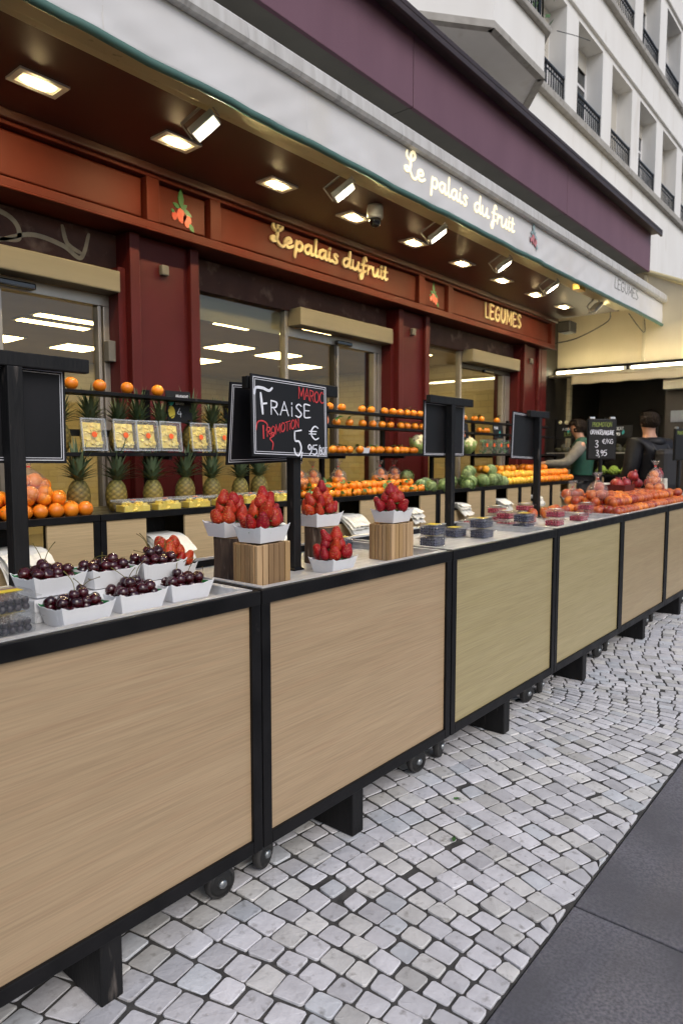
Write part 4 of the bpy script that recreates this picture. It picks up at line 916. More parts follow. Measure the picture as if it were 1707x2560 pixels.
# ------------------------------------------------------------------ clamshell berry packs
def clam(kind, mat, brad, label_mats):
    t = thing('berry_pack', 'x', 'berry pack'); L, W_, h = .118, .098, .036; rnd = random.Random(5 + len(kind))
    def shell(z0, z1, a, b, n=24):
        mb = MB(); ring = []
        for k in range(n):
            an = 2 * PI * k / n; c, s_ = math.cos(an), math.sin(an); ex = .28; px = abs(c) ** ex * (1 if c > 0 else -1); py = abs(s_) ** ex * (1 if s_ > 0 else -1); rib = 1 + .018 * (k % 2)
            ring.append((px * rib, py * rib))
        mb.v = [(x * L / 2 * a, y * W_ / 2 * a, z0) for x, y in ring] + [(x * L / 2 * b, y * W_ / 2 * b, z1) for x, y in ring]
        mb.f = [(k, (k + 1) % n, n + (k + 1) % n, n + k) for k in range(n)]; return mb, n
    mb, n = shell(.0, h, .88, .99); mb.f.append(tuple(reversed(range(n)))); mb.obj('base_shell', 'clear_plastic', t)
    MB().box(-L / 2 - .006, L / 2 + .006, -W_ / 2 - .006, W_ / 2 + .006, h, h + .003).obj('rim', 'clear_plastic', t, bevel=.001)
    mb, n = shell(h + .003, h + .014, .97, .86); mb.f.append(tuple(range(n, 2 * n))); mb.obj('lid_shell', 'clear_plastic', t)
    bm_ = MB(); nx, ny = int(L * .86 / (brad * 1.9)), int(W_ * .84 / (brad * 1.9))
    for lay in range(int((h + .006) / (brad * 1.7))):
        for i in range(nx):
            for j in range(ny):
                if lay and 0 < i < nx - 1 and 0 < j < ny - 1 and lay * brad * 1.7 < h - brad * 2: continue
                bm_.sphere(((i - (nx - 1) / 2) * brad * 1.95 + rnd.uniform(-.1, .1) * brad, (j - (ny - 1) / 2) * brad * 1.95 + rnd.uniform(-.1, .1) * brad, brad + .002 + lay * brad * 1.7), brad * rnd.uniform(.92, 1.05), 7, 5)
    o = bm_.obj('berries', mat, t, True); o['kind'] = 'stuff'
    if label_mats:
        bx('label', label_mats[0], -.034, .034, -.026, .026, h + .0143, h + .0150, t)
        if len(label_mats) > 1: bx('label_band', label_mats[1], -.034, .034, .006, .018, h + .0151, h + .0156, t)
    return Kind(t)
BLUE, BLACK, RASP = clam('blue', 'blueberry', .0072, ['label_yellow']), clam('black', 'blackberry', .0095, ['label_yellow', 'label_violet']), clam('rasp', 'raspberry', .0085, ['card_white', 'label_yellow'])
def stack(kindf, x, y, n, rz, what, group, dz=.0515):
    for k in range(n):
        pos = '' if n == 1 else (', upper of its stack' if k == n - 1 else ', lower of its stack')
        kindf((x + random.uniform(-.004, .004), y + random.uniform(-.004, .004), ZTR + .001 + k * dz), rz + random.uniform(-.05, .05), what + pos, group)
stack(BLACK, .712, 1.63, 2, .05, 'clear pack of blackberries left of the cherries', 'blackberry packs')
for x, y, n, rz, wh in [(2.70, 1.70, 2, .06, 'nearest the corner of the blueberry cart'), (3.08, 1.80, 1, -.05, 'standing alone behind the second blueberry stack'), (3.13, 1.675, 2, .03, 'in the middle of the blueberry cart'), (3.56, 1.645, 2, -.02, 'just in front of the fourth signpost'),
                        (2.18, 1.93, 2, .1, 'behind the strawberry log stand'), (2.36, 1.98, 1, 0, 'lying low behind the right slatted stand')]:
    stack(BLUE, x, y, n, rz, 'clear pack of blueberries ' + wh, 'blueberry packs')
for x, y, n, rz, wh in [(3.60, 1.98, 1, .05, 'behind the lone blueberry pack'), (3.98, 2.02, 2, -.03, 'at the back of the tray behind the third cart'), (3.66, 1.80, 2, .06, 'between the blueberry stacks'), (3.95, 1.63, 2, .02, 'at the front edge right of the blueberries'), (4.34, 1.63, 1, -.04, 'low at the front edge before the blood oranges'), (4.62, 1.69, 2, .03, 'leaning on the blood oranges'), (4.30, 1.98, 2, .0, 'behind the leaning signpost'), (4.02, 1.83, 1, .1, 'in the middle of the tray by the signpost')]:
    stack(RASP, x, y, n, rz, 'raspberry pack ' + wh, 'raspberry packs')

# ------------------------------------------------------------------ citrus and other round fruit
def citrus(name, cat, mat, r, sq=.94, leaves=0, seed=1, calyx=True):
    rnd = random.Random(seed); t = thing(name, 'x', cat); m = 10
    pr = [(max(.0004, r * math.sin(PI * i / m)), -r * sq * math.cos(PI * i / m) - (.0018 if i in (0, m) and i else 0)) for i in range(m + 1)]
    MB().lathe(pr, 16, fn=lambda a, z, th: (a * (1 + .015 * math.cos(3 * th + seed)), z)).obj('peel', mat, t, True)
    if calyx: MB().lathe([(.0032, r * sq - .003), (.003, r * sq), (.0012, r * sq + .0006)], 6).obj('calyx', 'calyx', t)
    for k in range(leaves):
        a = rnd.uniform(0, 6.28); d = Vector((math.cos(a), math.sin(a), rnd.uniform(.0, .5))).normalized(); s_ = Vector((-math.sin(a), math.cos(a), 0)); L = rnd.uniform(.045, .065); z0 = Vector((0, 0, r * sq))
        mb = MB(); pts = []
        for i in range(6):
            u = i / 5; w_ = .014 * math.sin(PI * min(.97, u + .06)) ; c = z0 + d * L * u + Vector((0, 0, -.018 * u * u)); pts += [c + s_ * w_ + Vector((0, 0, .003)), c, c - s_ * w_ + Vector((0, 0, .003))]
        mb.v = [tuple(p) for p in pts]
        for i in range(5):
            o = i * 3; mb.f += [(o, o + 1, o + 4, o + 3), (o + 1, o + 2, o + 5, o + 4)]
        mb.obj('leaf', 'leaf', t, True)
    return Kind(t)
OR = citrus('orange', 'orange', 'orange_peel', .039); ORG = citrus('orange', 'orange', 'orange_gold', .037)
CL = [citrus('clementine', 'clementine', 'orange_peel', .031, .88, k, 3 + k) for k in (0, 1, 2)]
LE = citrus('lemon', 'lemon', 'lemon_peel', .033, 1.12, 0, 9); BO = citrus('blood_orange', 'blood orange', 'blood_peel', .037)
def pome():
    t = thing('pomegranate', 'x', 'pomegranate'); r = .047
    MB().lathe([(.0005, -r), (r * .5, -r * .88), (r * .9, -r * .45), (r, 0), (r * .9, r * .45), (r * .5, r * .86), (.012, r * .98), (.010, r * 1.08), (.017, r * 1.25), (.006, r * 1.1)], 18, fn=lambda a, z, th: (a * (1 + .03 * math.cos(5 * th)), z)).obj('rind', 'pome_peel', t, True)
    return Kind(t)
PO = pome()
def citrus_pile(k, x0, x1, y0, y1, z, r, layers, label, group, jit=.004, drop=0, rows_shrink=1):
    """hexagonal stack, each layer nested in the one below"""
    n = 0; dy = r * 1.78; dx = r * 2.04
    for L in range(layers):
        sh = r * rows_shrink * L; ya = y0 + sh; j = 0
        while ya <= y1 - sh * .4 + 1e-6:
            xa = x0 + sh + (dx / 2 if (j + L) % 2 else 0)
            while xa <= x1 - sh + 1e-6:
                if random.random() >= drop * (L == layers - 1):
                    kk = random.choice(k) if isinstance(k, list) else k
                    kk((xa + random.uniform(-jit, jit), ya + random.uniform(-jit, jit), z + r * .95 + L * r * 1.55 + random.uniform(-.002, .002)), rrot(1.2), label, group, random.uniform(.93, 1.06)); n += 1
                xa += dx
            ya += dy; j += 1
    return n
def bag(x, y, z, fruit, r, n, label, flabel, fgroup, s=1.0, rz=0, knot=True):
    """clear tied bag with fruit in it"""
    spots = [(0, 0, 0), (2, 0, 0), (1, 1.7, 0), (-1, 1.6, 0), (1, .6, 1.55), (-.6, .9, 1.6), (.2, 1.0, 3.0), (3, 1.5, 0), (2.2, 1.1, 1.5)][:n]
    cx = sum(p[0] for p in spots) / n; cy_ = sum(p[1] for p in spots) / n; top = max(p[2] for p in spots)
    for px, py, pz in spots:
        q = Matrix.Rotation(rz, 3, 'Z') @ Vector(((px - cx) * r, (py - cy_) * r, 0)); fruit((x + q.x, y + q.y, z + .003 + r * .95 + pz * r), rrot(), flabel, fgroup, 1)
    t = thing('fruit_bag', label, 'bag', (x, y, z), rz, 'clear bags of citrus'); ex = (max(abs(p[0] - cx) for p in spots) + 1.12) * r; ey = (max(abs(p[1] - cy_) for p in spots) + 1.15) * r; hz = (top + 2.08) * r
    prof = [(.3, 0), (.86, .03), (1.0, .22), (.98, .5), (.84, .75), (.52, .95), (.2, 1.08), (.07, 1.17)]
    ph = random.uniform(0, 20)
    MB().lathe(prof, 26, fn=lambda a, zz, th: (a * (1 + .07 * noise.noise((math.cos(th) * 2 + ph, math.sin(th) * 2, zz * 3)) + .03 * math.sin(9 * th + ph) * (zz > .6)), zz)).xf(Matrix.Diagonal((ex, ey, hz, 1))).obj('film', 'bag_film', t, True)
    if knot:
        MB().lathe([(.009, hz * 1.14), (.0095, hz * 1.17), (.009, hz * 1.19)], 10).obj('tie', 'red_tie', t)
        MB().lathe([(.006, hz * 1.18), (.014, hz * 1.18 + .015), (.026, hz * 1.18 + .036), (.03, hz * 1.18 + .044)], 14, fn=lambda a, zz, th: (a * (1 + .3 * math.sin(3 * th + ph)), zz)).obj('knot', 'bag_film', t, True)
    return t
# blood oranges on the front carts
g1 = 'blood oranges heaped on the far front carts'
citrus_pile(BO, 4.78, 6.72, 1.535, 1.93, ZTR, .037, 1, 'blood orange in the bottom layer of the heap on the far front carts', g1)
citrus_pile(BO, 4.90, 6.66, 1.60, 1.93, ZTR + .055, .037, 1, 'blood orange in the upper layer of the heap on the far front carts', g1 + ', upper layer', drop=.12)
for x, y in [(4.36, 1.86), (4.45, 1.91), (4.53, 1.84), (4.62, 1.93), (4.70, 1.86), (4.28, 1.92), (4.74, 1.95)]:
    BO((x, y, ZTR + .036), rrot(), 'blood orange at the loose near end of the heap behind the raspberries', 'loose blood oranges behind the raspberries')
bag(4.98, 1.74, ZTR + .10, BO, .036, 5, 'clear tied bag of blood oranges lying on the near end of the heap', 'blood orange inside the near tied bag on the heap', 'blood oranges in the near bag')
bag(5.00, 1.93, ZTR + .10, BO, .036, 4, 'clear tied bag of blood oranges behind the near bag', 'blood orange inside the bag behind the near bag', 'blood oranges in the second bag')
bag(6.45, 1.75, ZTR + .10, BO, .038, 7, 'clear tied bag of blood oranges at the right edge of the picture', 'blood orange inside the bag at the right edge', 'blood oranges in the right edge bag')
bx0 = thing('crate', 'dark red crate on the heap of blood oranges', 'crate', (6.05, 1.93, ZTR + .12)); MB().box(-.13, .13, -.09, .09, 0, .008).box(-.13, -.122, -.09, .09, .008, .05).box(.122, .13, -.09, .09, .008, .05).box(-.122, .122, -.09, -.082, .008, .05).box(-.122, .122, .082, .09, .008, .05).obj('crate_body', 'maroon_deep', bx0)
for i, (x, y, z) in enumerate([(5.98, 1.92, .175), (6.08, 1.97, .175), (6.12, 1.90, .178), (6.52, 1.92, .165), (6.60, 1.84, .170), (6.42, 1.93, .235), (6.72, 1.80, .25)]):
    PO((x, y, ZTR + z), rrot(.5), 'dark red pomegranate at the right end of the front row' if i != 5 else 'dark red pomegranate sitting highest at the right end', 'pomegranates' if i != 5 else None)

# ------------------------------------------------------------------ back display: cabinets with bag slots, racks
BY, BZ = 3.20, 1.046
BXs = [1.08 + .82 * i for i in range(10)]
WHAT = ['under the orange pile at the left', 'under the pineapple tubs', 'behind the front strawberry stand', 'under the clementine bags', 'under the right end of the clementines', 'under the artichokes', 'right of the artichokes', 'under the lemons', 'under the last oranges']
def bag_stack(x, y, z, lab, big):
    t = thing('paper_bag_stack', lab, 'paper bags', (x, y, z), random.uniform(-.15, .15), 'stacks of white paper bags')
    W_, out = (.22, .15) if big else (.19, .11)
    for k in range(5):
        ph = random.uniform(0, 9); dx = random.uniform(-.012, .012); o2 = out + random.uniform(-.03, .02)
        def fn(a, b):
            yy = .14 - (o2 + .14) * b; droop = max(0, -yy - .02) ** 1.5 * (1.6 + .3 * (4 - k)); zz = k * .009 - droop + (.020 * noise.noise((a * 4 + ph, b * 5, k)) + .010 * noise.noise((a * 11 + ph, b * 11, k))) * max(0, b - .25)
            return ((a - .5) * W_ + dx + .008 * noise.noise((b * 4, ph, 1)), yy, zz)
        MB().grid(fn, 12, 14).obj('paper_bag', 'paper_white', t, False, solid=.0025)
    return t
for i in range(9):
    x0, W_ = BXs[i] + .002, .816; c = thing('display_cabinet', 'pale wood display cabinet with a bag slot ' + WHAT[i], 'cabinet', (x0, BY, 0), 0, 'display cabinets along the shop')
    for px in (0, W_ - .034): bx('post', 'black_steel', px, px + .034, 0, .03, 0, BZ - .035, c, .002)
    bx('top_rail', 'black_steel', 0, W_, -.004, .03, BZ - .036, BZ, c, .003); bx('counter_top', 'black_steel', 0, W_, .03, .62, BZ - .03, BZ - .008, c)
    bx('panel', 'oak_pale', .036, .276, .006, .02, .12, BZ - .038, c); bx('panel', 'oak_pale', .536, .780, .006, .02, .12, BZ - .038, c)
    bx('slot_back', 'black_wood', .276, .536, .20, .21, .12, BZ - .036, c); bx('slot_shelf', 'black_wood', .276, .536, .03, .20, .84, .85, c); bx('lower_panel', 'oak_pale', .278, .534, .008, .022, .12, .845, c)
    bx('plinth', 'black_wood', .0, W_, .04, .6, 0, .115, c); bx('side_panel', 'oak_pale' if i == 8 else 'black_wood', W_ - .004, W_, .03, .6, .12, BZ - .03, c); bx('side_panel', 'black_wood', 0, .004, .03, .6, .12, BZ - .03, c)
    if i < 8 or True: bag_stack(x0 + .406, BY + .04, .868, 'drooping white paper bags in the cabinet slot ' + WHAT[i], i < 4)
ZC = BZ - .008
rk = thing('shelf_rack', 'black steel shelf rack standing behind the display cabinets', 'shelf rack')
for k, x in enumerate([.86 + .815 * i for i in range(10)]):
    bx('upright', 'black_steel', x - .018, x + .018, 3.62, 3.655, ZC, 1.75, rk, .002)
    bx('bracket', 'black_steel', x - .012, x + .012, 3.40, 3.62, 1.325, 1.345, rk)
bx('shelf_board', 'black_steel', .86, 8.25, 3.38, 3.72, 1.345, 1.367, rk, .002)
bx('top_shelf', 'black_steel', .86, 3.60, 3.47, 3.60, 1.685, 1.705, rk, .002)
bx('fruit_rail', 'black_steel', 3.95, 8.25, 3.47, 3.60, 1.685, 1.705, rk, .002); bx('fruit_rail', 'black_steel', 3.95, 8.25, 3.43, 3.58, 1.565, 1.585, rk, .002)
bx('glass_guard', 'cable', 1.0, 3.9, 3.70, 3.705, 1.46, 1.50, rk)
rebase(rk, (4.5, 3.6, 0))

# pineapples
def pineapple(seed):
    rnd = random.Random(seed); t = thing('pineapple', 'x', 'pineapple'); n, m = 40, 34; h, r = .165, .056; mb = MB(); mb.t = []
    for j in range(m + 1):
        u = j / m; zz = h * u; rr = r * (math.sin(PI * (u * .90 + .055)) ** .42)
        for k in range(n):
            a = 2 * PI * k / n; b = math.sin(8 * a / 2 * 1.0 + u * 20) * math.sin(8 * a / 2 - u * 20)
            e = abs(math.cos(4 * a + u * 17) * math.cos(4 * a - u * 17)) ** .5
            q = rr * (.955 + .075 * e); mb.v.append((q * math.cos(a), q * math.sin(a), zz))
            g_ = .25 + .95 * e; tip = max(0, e - .86) * 4; lo = (1 - u)
            mb.t.append((g_ * (.62 + .42 * lo), g_ * (.80 + .12 * lo) , g_ * (.75 - .2 * lo)))
    for j in range(m):
        for k in range(n): k2 = (k + 1) % n; mb.f.append((j * n + k, j * n + k2, (j + 1) * n + k2, (j + 1) * n + k))
    mb.f.append(tuple(reversed(range(n)))); mb.f.append(tuple(m * n + k for k in range(n))); mb.obj('fruit_body', 'pine_skin', t, True)
    cr = MB()
    for k in range(54):
        u = k / 53; a = k * 2.39996 + rnd.uniform(-.2, .2); out = (.125 - .085 * u) * rnd.uniform(.8, 1.2); up = (.060 + .150 * u) * rnd.uniform(.85, 1.1); d = Vector((math.cos(a), math.sin(a), 0)); s_ = Vector((-d.y, d.x, 0)); pts = []
        for i in range(6):
            v = i / 5; w_ = .0135 * (1 - v) ** .7 + .0004; c = d * (.012 + out * v ** 1.3) + Vector((0, 0, h - .006 + .02 * u + up * (v - .28 * (1 - u) * v * v * 2))); ed = d * (-.004) * (1 - v) + Vector((0, 0, .004 * (1 - v)))
            pts += [c + s_ * w_ + ed, c, c - s_ * w_ + ed]
        o = len(cr.v); cr.v += [tuple(p) for p in pts]
        for i in range(5): q = o + i * 3; cr.f += [(q, q + 1, q + 4, q + 3), (q + 1, q + 2, q + 5, q + 4)]
    cr.obj('crown', 'pine_leaf', t, True); return Kind(t)
PN = [pineapple(s_) for s_ in (1, 2, 3)]
for i, (x, s_) in enumerate([(1.915, 1.0), (2.135, .97), (2.385, .95), (2.61, 1.0), (2.825, .95), (3.06, .92), (3.24, .98)]):
    PN[i % 3]((x, 3.43, ZC), (random.uniform(-.05, .05), random.uniform(-.05, .05), random.uniform(0, 6)), 'whole pineapple standing on the counter, %s from the left' % ['first', 'second', 'third', 'fourth', 'fifth', 'sixth, beside the price board', 'seventh, beside the price board'][i], 'pineapples on the counter', s_ * 1.08)
for i, (x, s_) in enumerate([(1.74, 1.0), (1.93, .98), (2.11, 1.04), (2.285, .98), (2.435, 1.06), (2.60, 1.0), (2.83, 1.1), (3.0, 1.0), (3.15, 1.04)]):
    PN[(i + 1) % 3]((x, 3.63, 1.367), (random.uniform(-.05, .05), random.uniform(-.05, .05), random.uniform(0, 6)), 'whole pineapple behind the cut fruit trays, %s from the left' % ['first', 'second', 'third', 'fourth', 'fifth', 'sixth', 'seventh', 'eighth', 'ninth'][i], 'pineapples on the shelf', s_)
def chunks(mb, L, W_, h, n, rnd, z0=0):
    for k in range(n):
        c = Vector((rnd.uniform(-L, L) * .40, rnd.uniform(-W_, W_) * .40, z0 + rnd.uniform(.15, .8) * h)); rot = Matrix.Rotation(rnd.uniform(0, 6), 3, (rnd.random() + .1, rnd.random(), rnd.random())); s_ = rnd.uniform(.012, .018)
        mb.box(c.x - s_, c.x + s_, c.y - s_ * .7, c.y + s_ * .7, c.z - s_ * .8, c.z + s_ * .8, rot)
def cut_pack(kind, flat):
    rnd = random.Random(4 if flat else 8); t = thing('fruit_tub' if flat else 'fruit_tray', 'x', 'fruit tub' if flat else 'fruit tray')
    L, W_, h = (.19, .115, .055) if flat else (.135, .165, .045)
    def ring(a, b, z): return [(-a / 2, -b / 2, z), (a / 2, -b / 2, z), (a / 2, b / 2, z), (-a / 2, b / 2, z)]
    mb = MB(); mb.add(ring(L * .88, W_ * .88, 0) + ring(L, W_, h), [(3, 2, 1, 0)] + [(k, (k + 1) % 4, 4 + (k + 1) % 4, 4 + k) for k in range(4)]); mb.obj('shell', 'clear_plastic', t, bevel=.008)
    MB().box(-L / 2 - .005, L / 2 + .005, -W_ / 2 - .005, W_ / 2 + .005, h, h + .004).obj('lid', 'clear_plastic', t, bevel=.004)
    a, b = L / 2 + .006, W_ / 2 + .006; MB().box(-a, a, -b, -b + .007, h - .004, h + .006).box(-a, a, b - .007, b, h - .004, h + .006).box(-a, -a + .007, -b + .007, b - .007, h - .004, h + .006).box(a - .007, a, -b + .007, b - .007, h - .004, h + .006).obj('rim', 'shine_plastic', t)
    fm = MB(); fm.box(-L * .41, L * .41, -W_ * .41, W_ * .41, .003, h * .62); chunks(fm, L * .82, W_ * .82, h * .78, 46, rnd); fm.obj('cut_fruit', 'pine_flesh', t, bevel=.003)
    MB().lathe([(.016, h + .004), (.016, h + .005)], 16).obj('sticker', 'sticker', t)
    return Kind(t)
TUB, TRY = cut_pack('tub', True), cut_pack('tray', False)
for i, x in enumerate([2.15, 2.36, 2.575, 2.79, 3.02, 3.30]):
    TUB((x, 3.285, ZC), random.uniform(-.06, .06), 'clear tub of cut pineapple on the counter, %s from the left' % ['first', 'second', 'third', 'fourth', 'fifth', 'sixth'][i], 'pineapple tubs on the counter', (1, 1, 1.15) if i != 3 else (.8, .9, 1.1))
for i, x in enumerate([1.99, 2.185, 2.33, 2.49, 2.71, 2.895, 3.05, 3.22]):
    TRY((x, 3.435, 1.456), (R(82), random.uniform(-.03, .03), random.uniform(-.06, .06)), 'upright tray of cut pineapple with orange sticker, %s from the left' % ['first', 'second', 'third', 'fourth', 'fifth', 'sixth', 'seventh', 'eighth'][i], 'cut pineapple trays on the shelf')
for i, x in enumerate([1.945, 2.115, 2.29, 2.50]):
    OR((x, 3.53, 1.705 + .036), (0, 0, i), 'single orange on the top shelf, %s from the left' % ['first', 'second', 'third', 'fourth'][i], 'oranges spaced along the top shelf', .95)
citrus_pile(OR, 1.30, 1.87, 3.265, 3.55, ZC, .039, 1, 'orange in the bottom layer of the pile at the left of the back counter', 'oranges in the left pile')
citrus_pile(OR, 1.34, 1.80, 3.31, 3.55, ZC + .060, .039, 1, 'orange in the second layer of the pile at the left of the back counter', 'oranges in the left pile, second layer')
citrus_pile(OR, 1.62, 1.74, 3.40, 3.55, ZC + .120, .039, 1, 'orange at the top of the pile at the left of the back counter', 'oranges in the left pile, top')
bag(1.60, 3.335, ZC + .085, OR, .040, 6, 'clear tied bag of oranges on the left orange pile', 'orange inside the bag on the left pile', 'oranges in the left bag', rz=.2)
# small boards among the fruit
def small_board(x, y, z, W_, Hh, lab, lines, extra=None, tilt=R(-6)):
    t = thing('price_card', lab, 'price card', (x, y, z)); e = bpy.data.objects.new('board', board_mesh(W_, Hh)); COL.objects.link(e); e.parent = t; e.location = (0, 0, Hh); e.rotation_euler = (tilt, 0, 0)
    for txt, u, v, sx, sz, wd, m in lines: write(txt, CAPS, u, v, sx, sz, wd, fb, m, e, jit=.05)
    if extra: extra(e)
    return t
def pine_icon(e):
    f_ = Matrix(((1, 0, 0, 0), (0, 0, -1, -.0034), (0, 1, 0, 0), (0, 0, 0, 1)))
    p = [( -.062 + .026 * math.cos(2 * PI * k / 14), -.135 + .040 * math.sin(2 * PI * k / 14)) for k in range(14)]; MB().prism(p, 0, .001).xf(f_).obj('pineapple_print', 'chalk_yellow', e)
    for a in (60, 80, 100, 120, 90): MB().prism(leaf_poly(-.062, -.098, .062, .013, R(a)), 0, .0012 + a * 1e-6).xf(f_).obj('leaf_print', 'chalk_teal', e)
small_board(2.70, 3.60, 1.555, .19, .20, 'black price card with a yellow and teal pineapple drawing', [('ANANAS', -.025, -.055, .022, .030, .0042, 'chalk_white'), ('EXTRA', -.025, -.085, .018, .018, .003, 'chalk_white'), ('4', -.02, -.165, .055, .055, .0060, 'chalk_white')], pine_icon)
small_board(3.28, 3.61, 1.60, .40, .085, 'narrow black card with yellow promotion lettering', [('PROMOTiON', -.17, -.070, .043, .055, .0065, 'chalk_yellow')])
def peach_icon(e):
    f_ = Matrix(((1, 0, 0, 0), (0, 0, -1, -.0034), (0, 1, 0, 0), (0, 0, 0, 1)))
    p = [(.02 + .028 * math.cos(2 * PI * k / 14), -.105 + .036 * math.sin(2 * PI * k / 14)) for k in range(14)]; MB().prism(p, 0, .001).xf(f_).obj('fruit_print', 'chalk_peach', e); MB().prism(leaf_poly(.02, -.07, .03, .012, R(60)), 0, .001).xf(f_).obj('leaf_print', 'chalk_teal', e)
small_board(3.98, 3.50, 1.56, .13, .17, 'black price card with a peach coloured fruit drawing beside the main board', [('KAKI', -.05, -.04, .030, .024, .004, 'chalk_white')], peach_icon)
small_board(6.02, 3.46, 1.50, .22, .17, 'black price card with a peach coloured drawing among the clementines', [('KAKI', -.09, -.05, .03, .024, .004, 'chalk_white')], peach_icon)
def teal_icon(e):
    f_ = Matrix(((1, 0, 0, 0), (0, 0, -1, -.0034), (0, 1, 0, 0), (0, 0, 0, 1))); MB().prism(leaf_poly(.02, -.13, .07, .028, R(75)), 0, .001).xf(f_).obj('leaf_print', 'chalk_teal', e)
small_board(6.78, 3.46, 1.53, .22, .15, 'black price card with a teal drawing right of the clementines', [('POiRE', -.09, -.05, .03, .024, .004, 'chalk_white')], teal_icon)

# clementines on the rails, mixed row on the long shelf
r1, r2, r3 = [4.09, 4.24, 4.50, 4.63, 4.82, 4.94, 5.05, 5.16, 5.26, 5.37, 5.48], [4.14, 4.30, 4.47, 4.61, 4.74, 4.86, 5.02, 5.12, 5.24, 5.36], []
for row, z, wh in ((r1 + [6.02, 6.10, 6.18, 6.40, 6.55, 6.90], 1.705, 'upper'), (r2 + [6.05, 6.45, 6.55, 6.62], 1.585, 'lower')):
    for x in row: random.choice(CL)((x, 3.53 if wh == 'upper' else 3.50, z + .027), rrot(.4), 'leafy clementine lined up on the %s fruit rail' % wh, 'clementines on the %s rail' % wh, 1.12)
for x in [4.0 + .085 * i for i in range(17)]:
    if 4.36 < x < 4.44: continue
    random.choice(CL)((x, 3.44 + random.uniform(-.02, .03), 1.367 + .028), rrot(.5), 'leafy clementine on the long middle shelf', 'clementines on the middle shelf', 1.1)
for x in [4.55 + .08 * i for i in range(9)]: random.choice(CL)((x, 3.51 + random.uniform(-.02, .02), 1.367 + .03), rrot(.5), 'leafy clementine on the long middle shelf', 'clementines on the middle shelf', 1.0)
PUN_W((4.40, 3.44, 1.367), .1, 'small white punnet between the clementines on the middle shelf', 'small shelf punnets', (.7, .7, .9))
def cauli(seed):
    rnd = random.Random(seed); t = thing('cauliflower', 'x', 'cauliflower'); mb = MB()
    for k in range(70):
        u = rnd.random(); a = rnd.uniform(0, 6.28); th = math.acos(1 - u * .95); p = Vector((math.sin(th) * math.cos(a), math.sin(th) * math.sin(a), math.cos(th))) * .062; mb.sphere((p.x, p.y, p.z + .07), rnd.uniform(.015, .022), 7, 5)
    mb.sphere((0, 0, .07), .063, 12, 8); mb.obj('curd', 'curd', t, True)
    for k in range(9):
        a = 2 * PI * k / 9 + rnd.uniform(-.2, .2); d = Vector((math.cos(a), math.sin(a), 0)); s_ = Vector((-d.y, d.x, 0)); L = rnd.uniform(.09, .13)
        def fn(p, q): w_ = .045 * math.sin(PI * min(.95, q * .8 + .15)); return tuple(d * (.03 + .052 * math.sin(q * 1.9)) + s_ * (p - .5) * 2 * w_ + Vector((0, 0, L * q)) + d * .012 * abs(p - .5) * -2)
        MB().grid(fn, 4, 6).obj('leaf', 'cabbage_leaf', t, True)
    return Kind(t)
CA = [cauli(1), cauli(2)]
for i, (x, wh) in enumerate([(5.26, 'left of the blank board'), (5.52, 'hidden behind the blank board'), (5.90, 'first right of the blank board'), (6.14, 'second right of the blank board')]): CA[i % 2]((x, 3.46, 1.367), i * 1.3, 'white cauliflower with green leaves on the shelf, ' + wh, 'cauliflowers on the shelf', 1.15)
for i, (x, wh) in enumerate([(6.42, 'first'), (6.58, 'second'), (6.74, 'third'), (6.90, 'fourth'), (7.45, 'fifth'), (7.62, 'sixth')]):
    t = thing('salad_pack', 'upright pack of salad greens with an orange sticker, %s from the left' % wh, 'salad pack', (x, 3.42, 1.367), 0, 'salad packs on the shelf')
    bx('shell', 'clear_plastic', -.07, .07, -.03, .03, .0, .15, t, .01); mb = MB(); 
    for k in range(60):
        c = Vector((random.uniform(-.06, .06), random.uniform(-.02, .02), random.uniform(.01, .14))); d = Vector((random.uniform(-1, 1), random.uniform(-.4, .4), random.uniform(-1, 1))).normalized() * .02; u = d.orthogonal().normalized() * .01; mb.add([c - d, c + u, c + d, c - u], [(0, 1, 2, 3)])
    o = mb.obj('leaves', 'greens', t); o['kind'] = 'stuff'
    MB().lathe([(.02, 0), (.02, .001)], 14).xf(Matrix.Translation((0, -.031, .09)) @ Matrix.Rotation(R(90), 4, 'X')).obj('sticker', 'sticker', t)
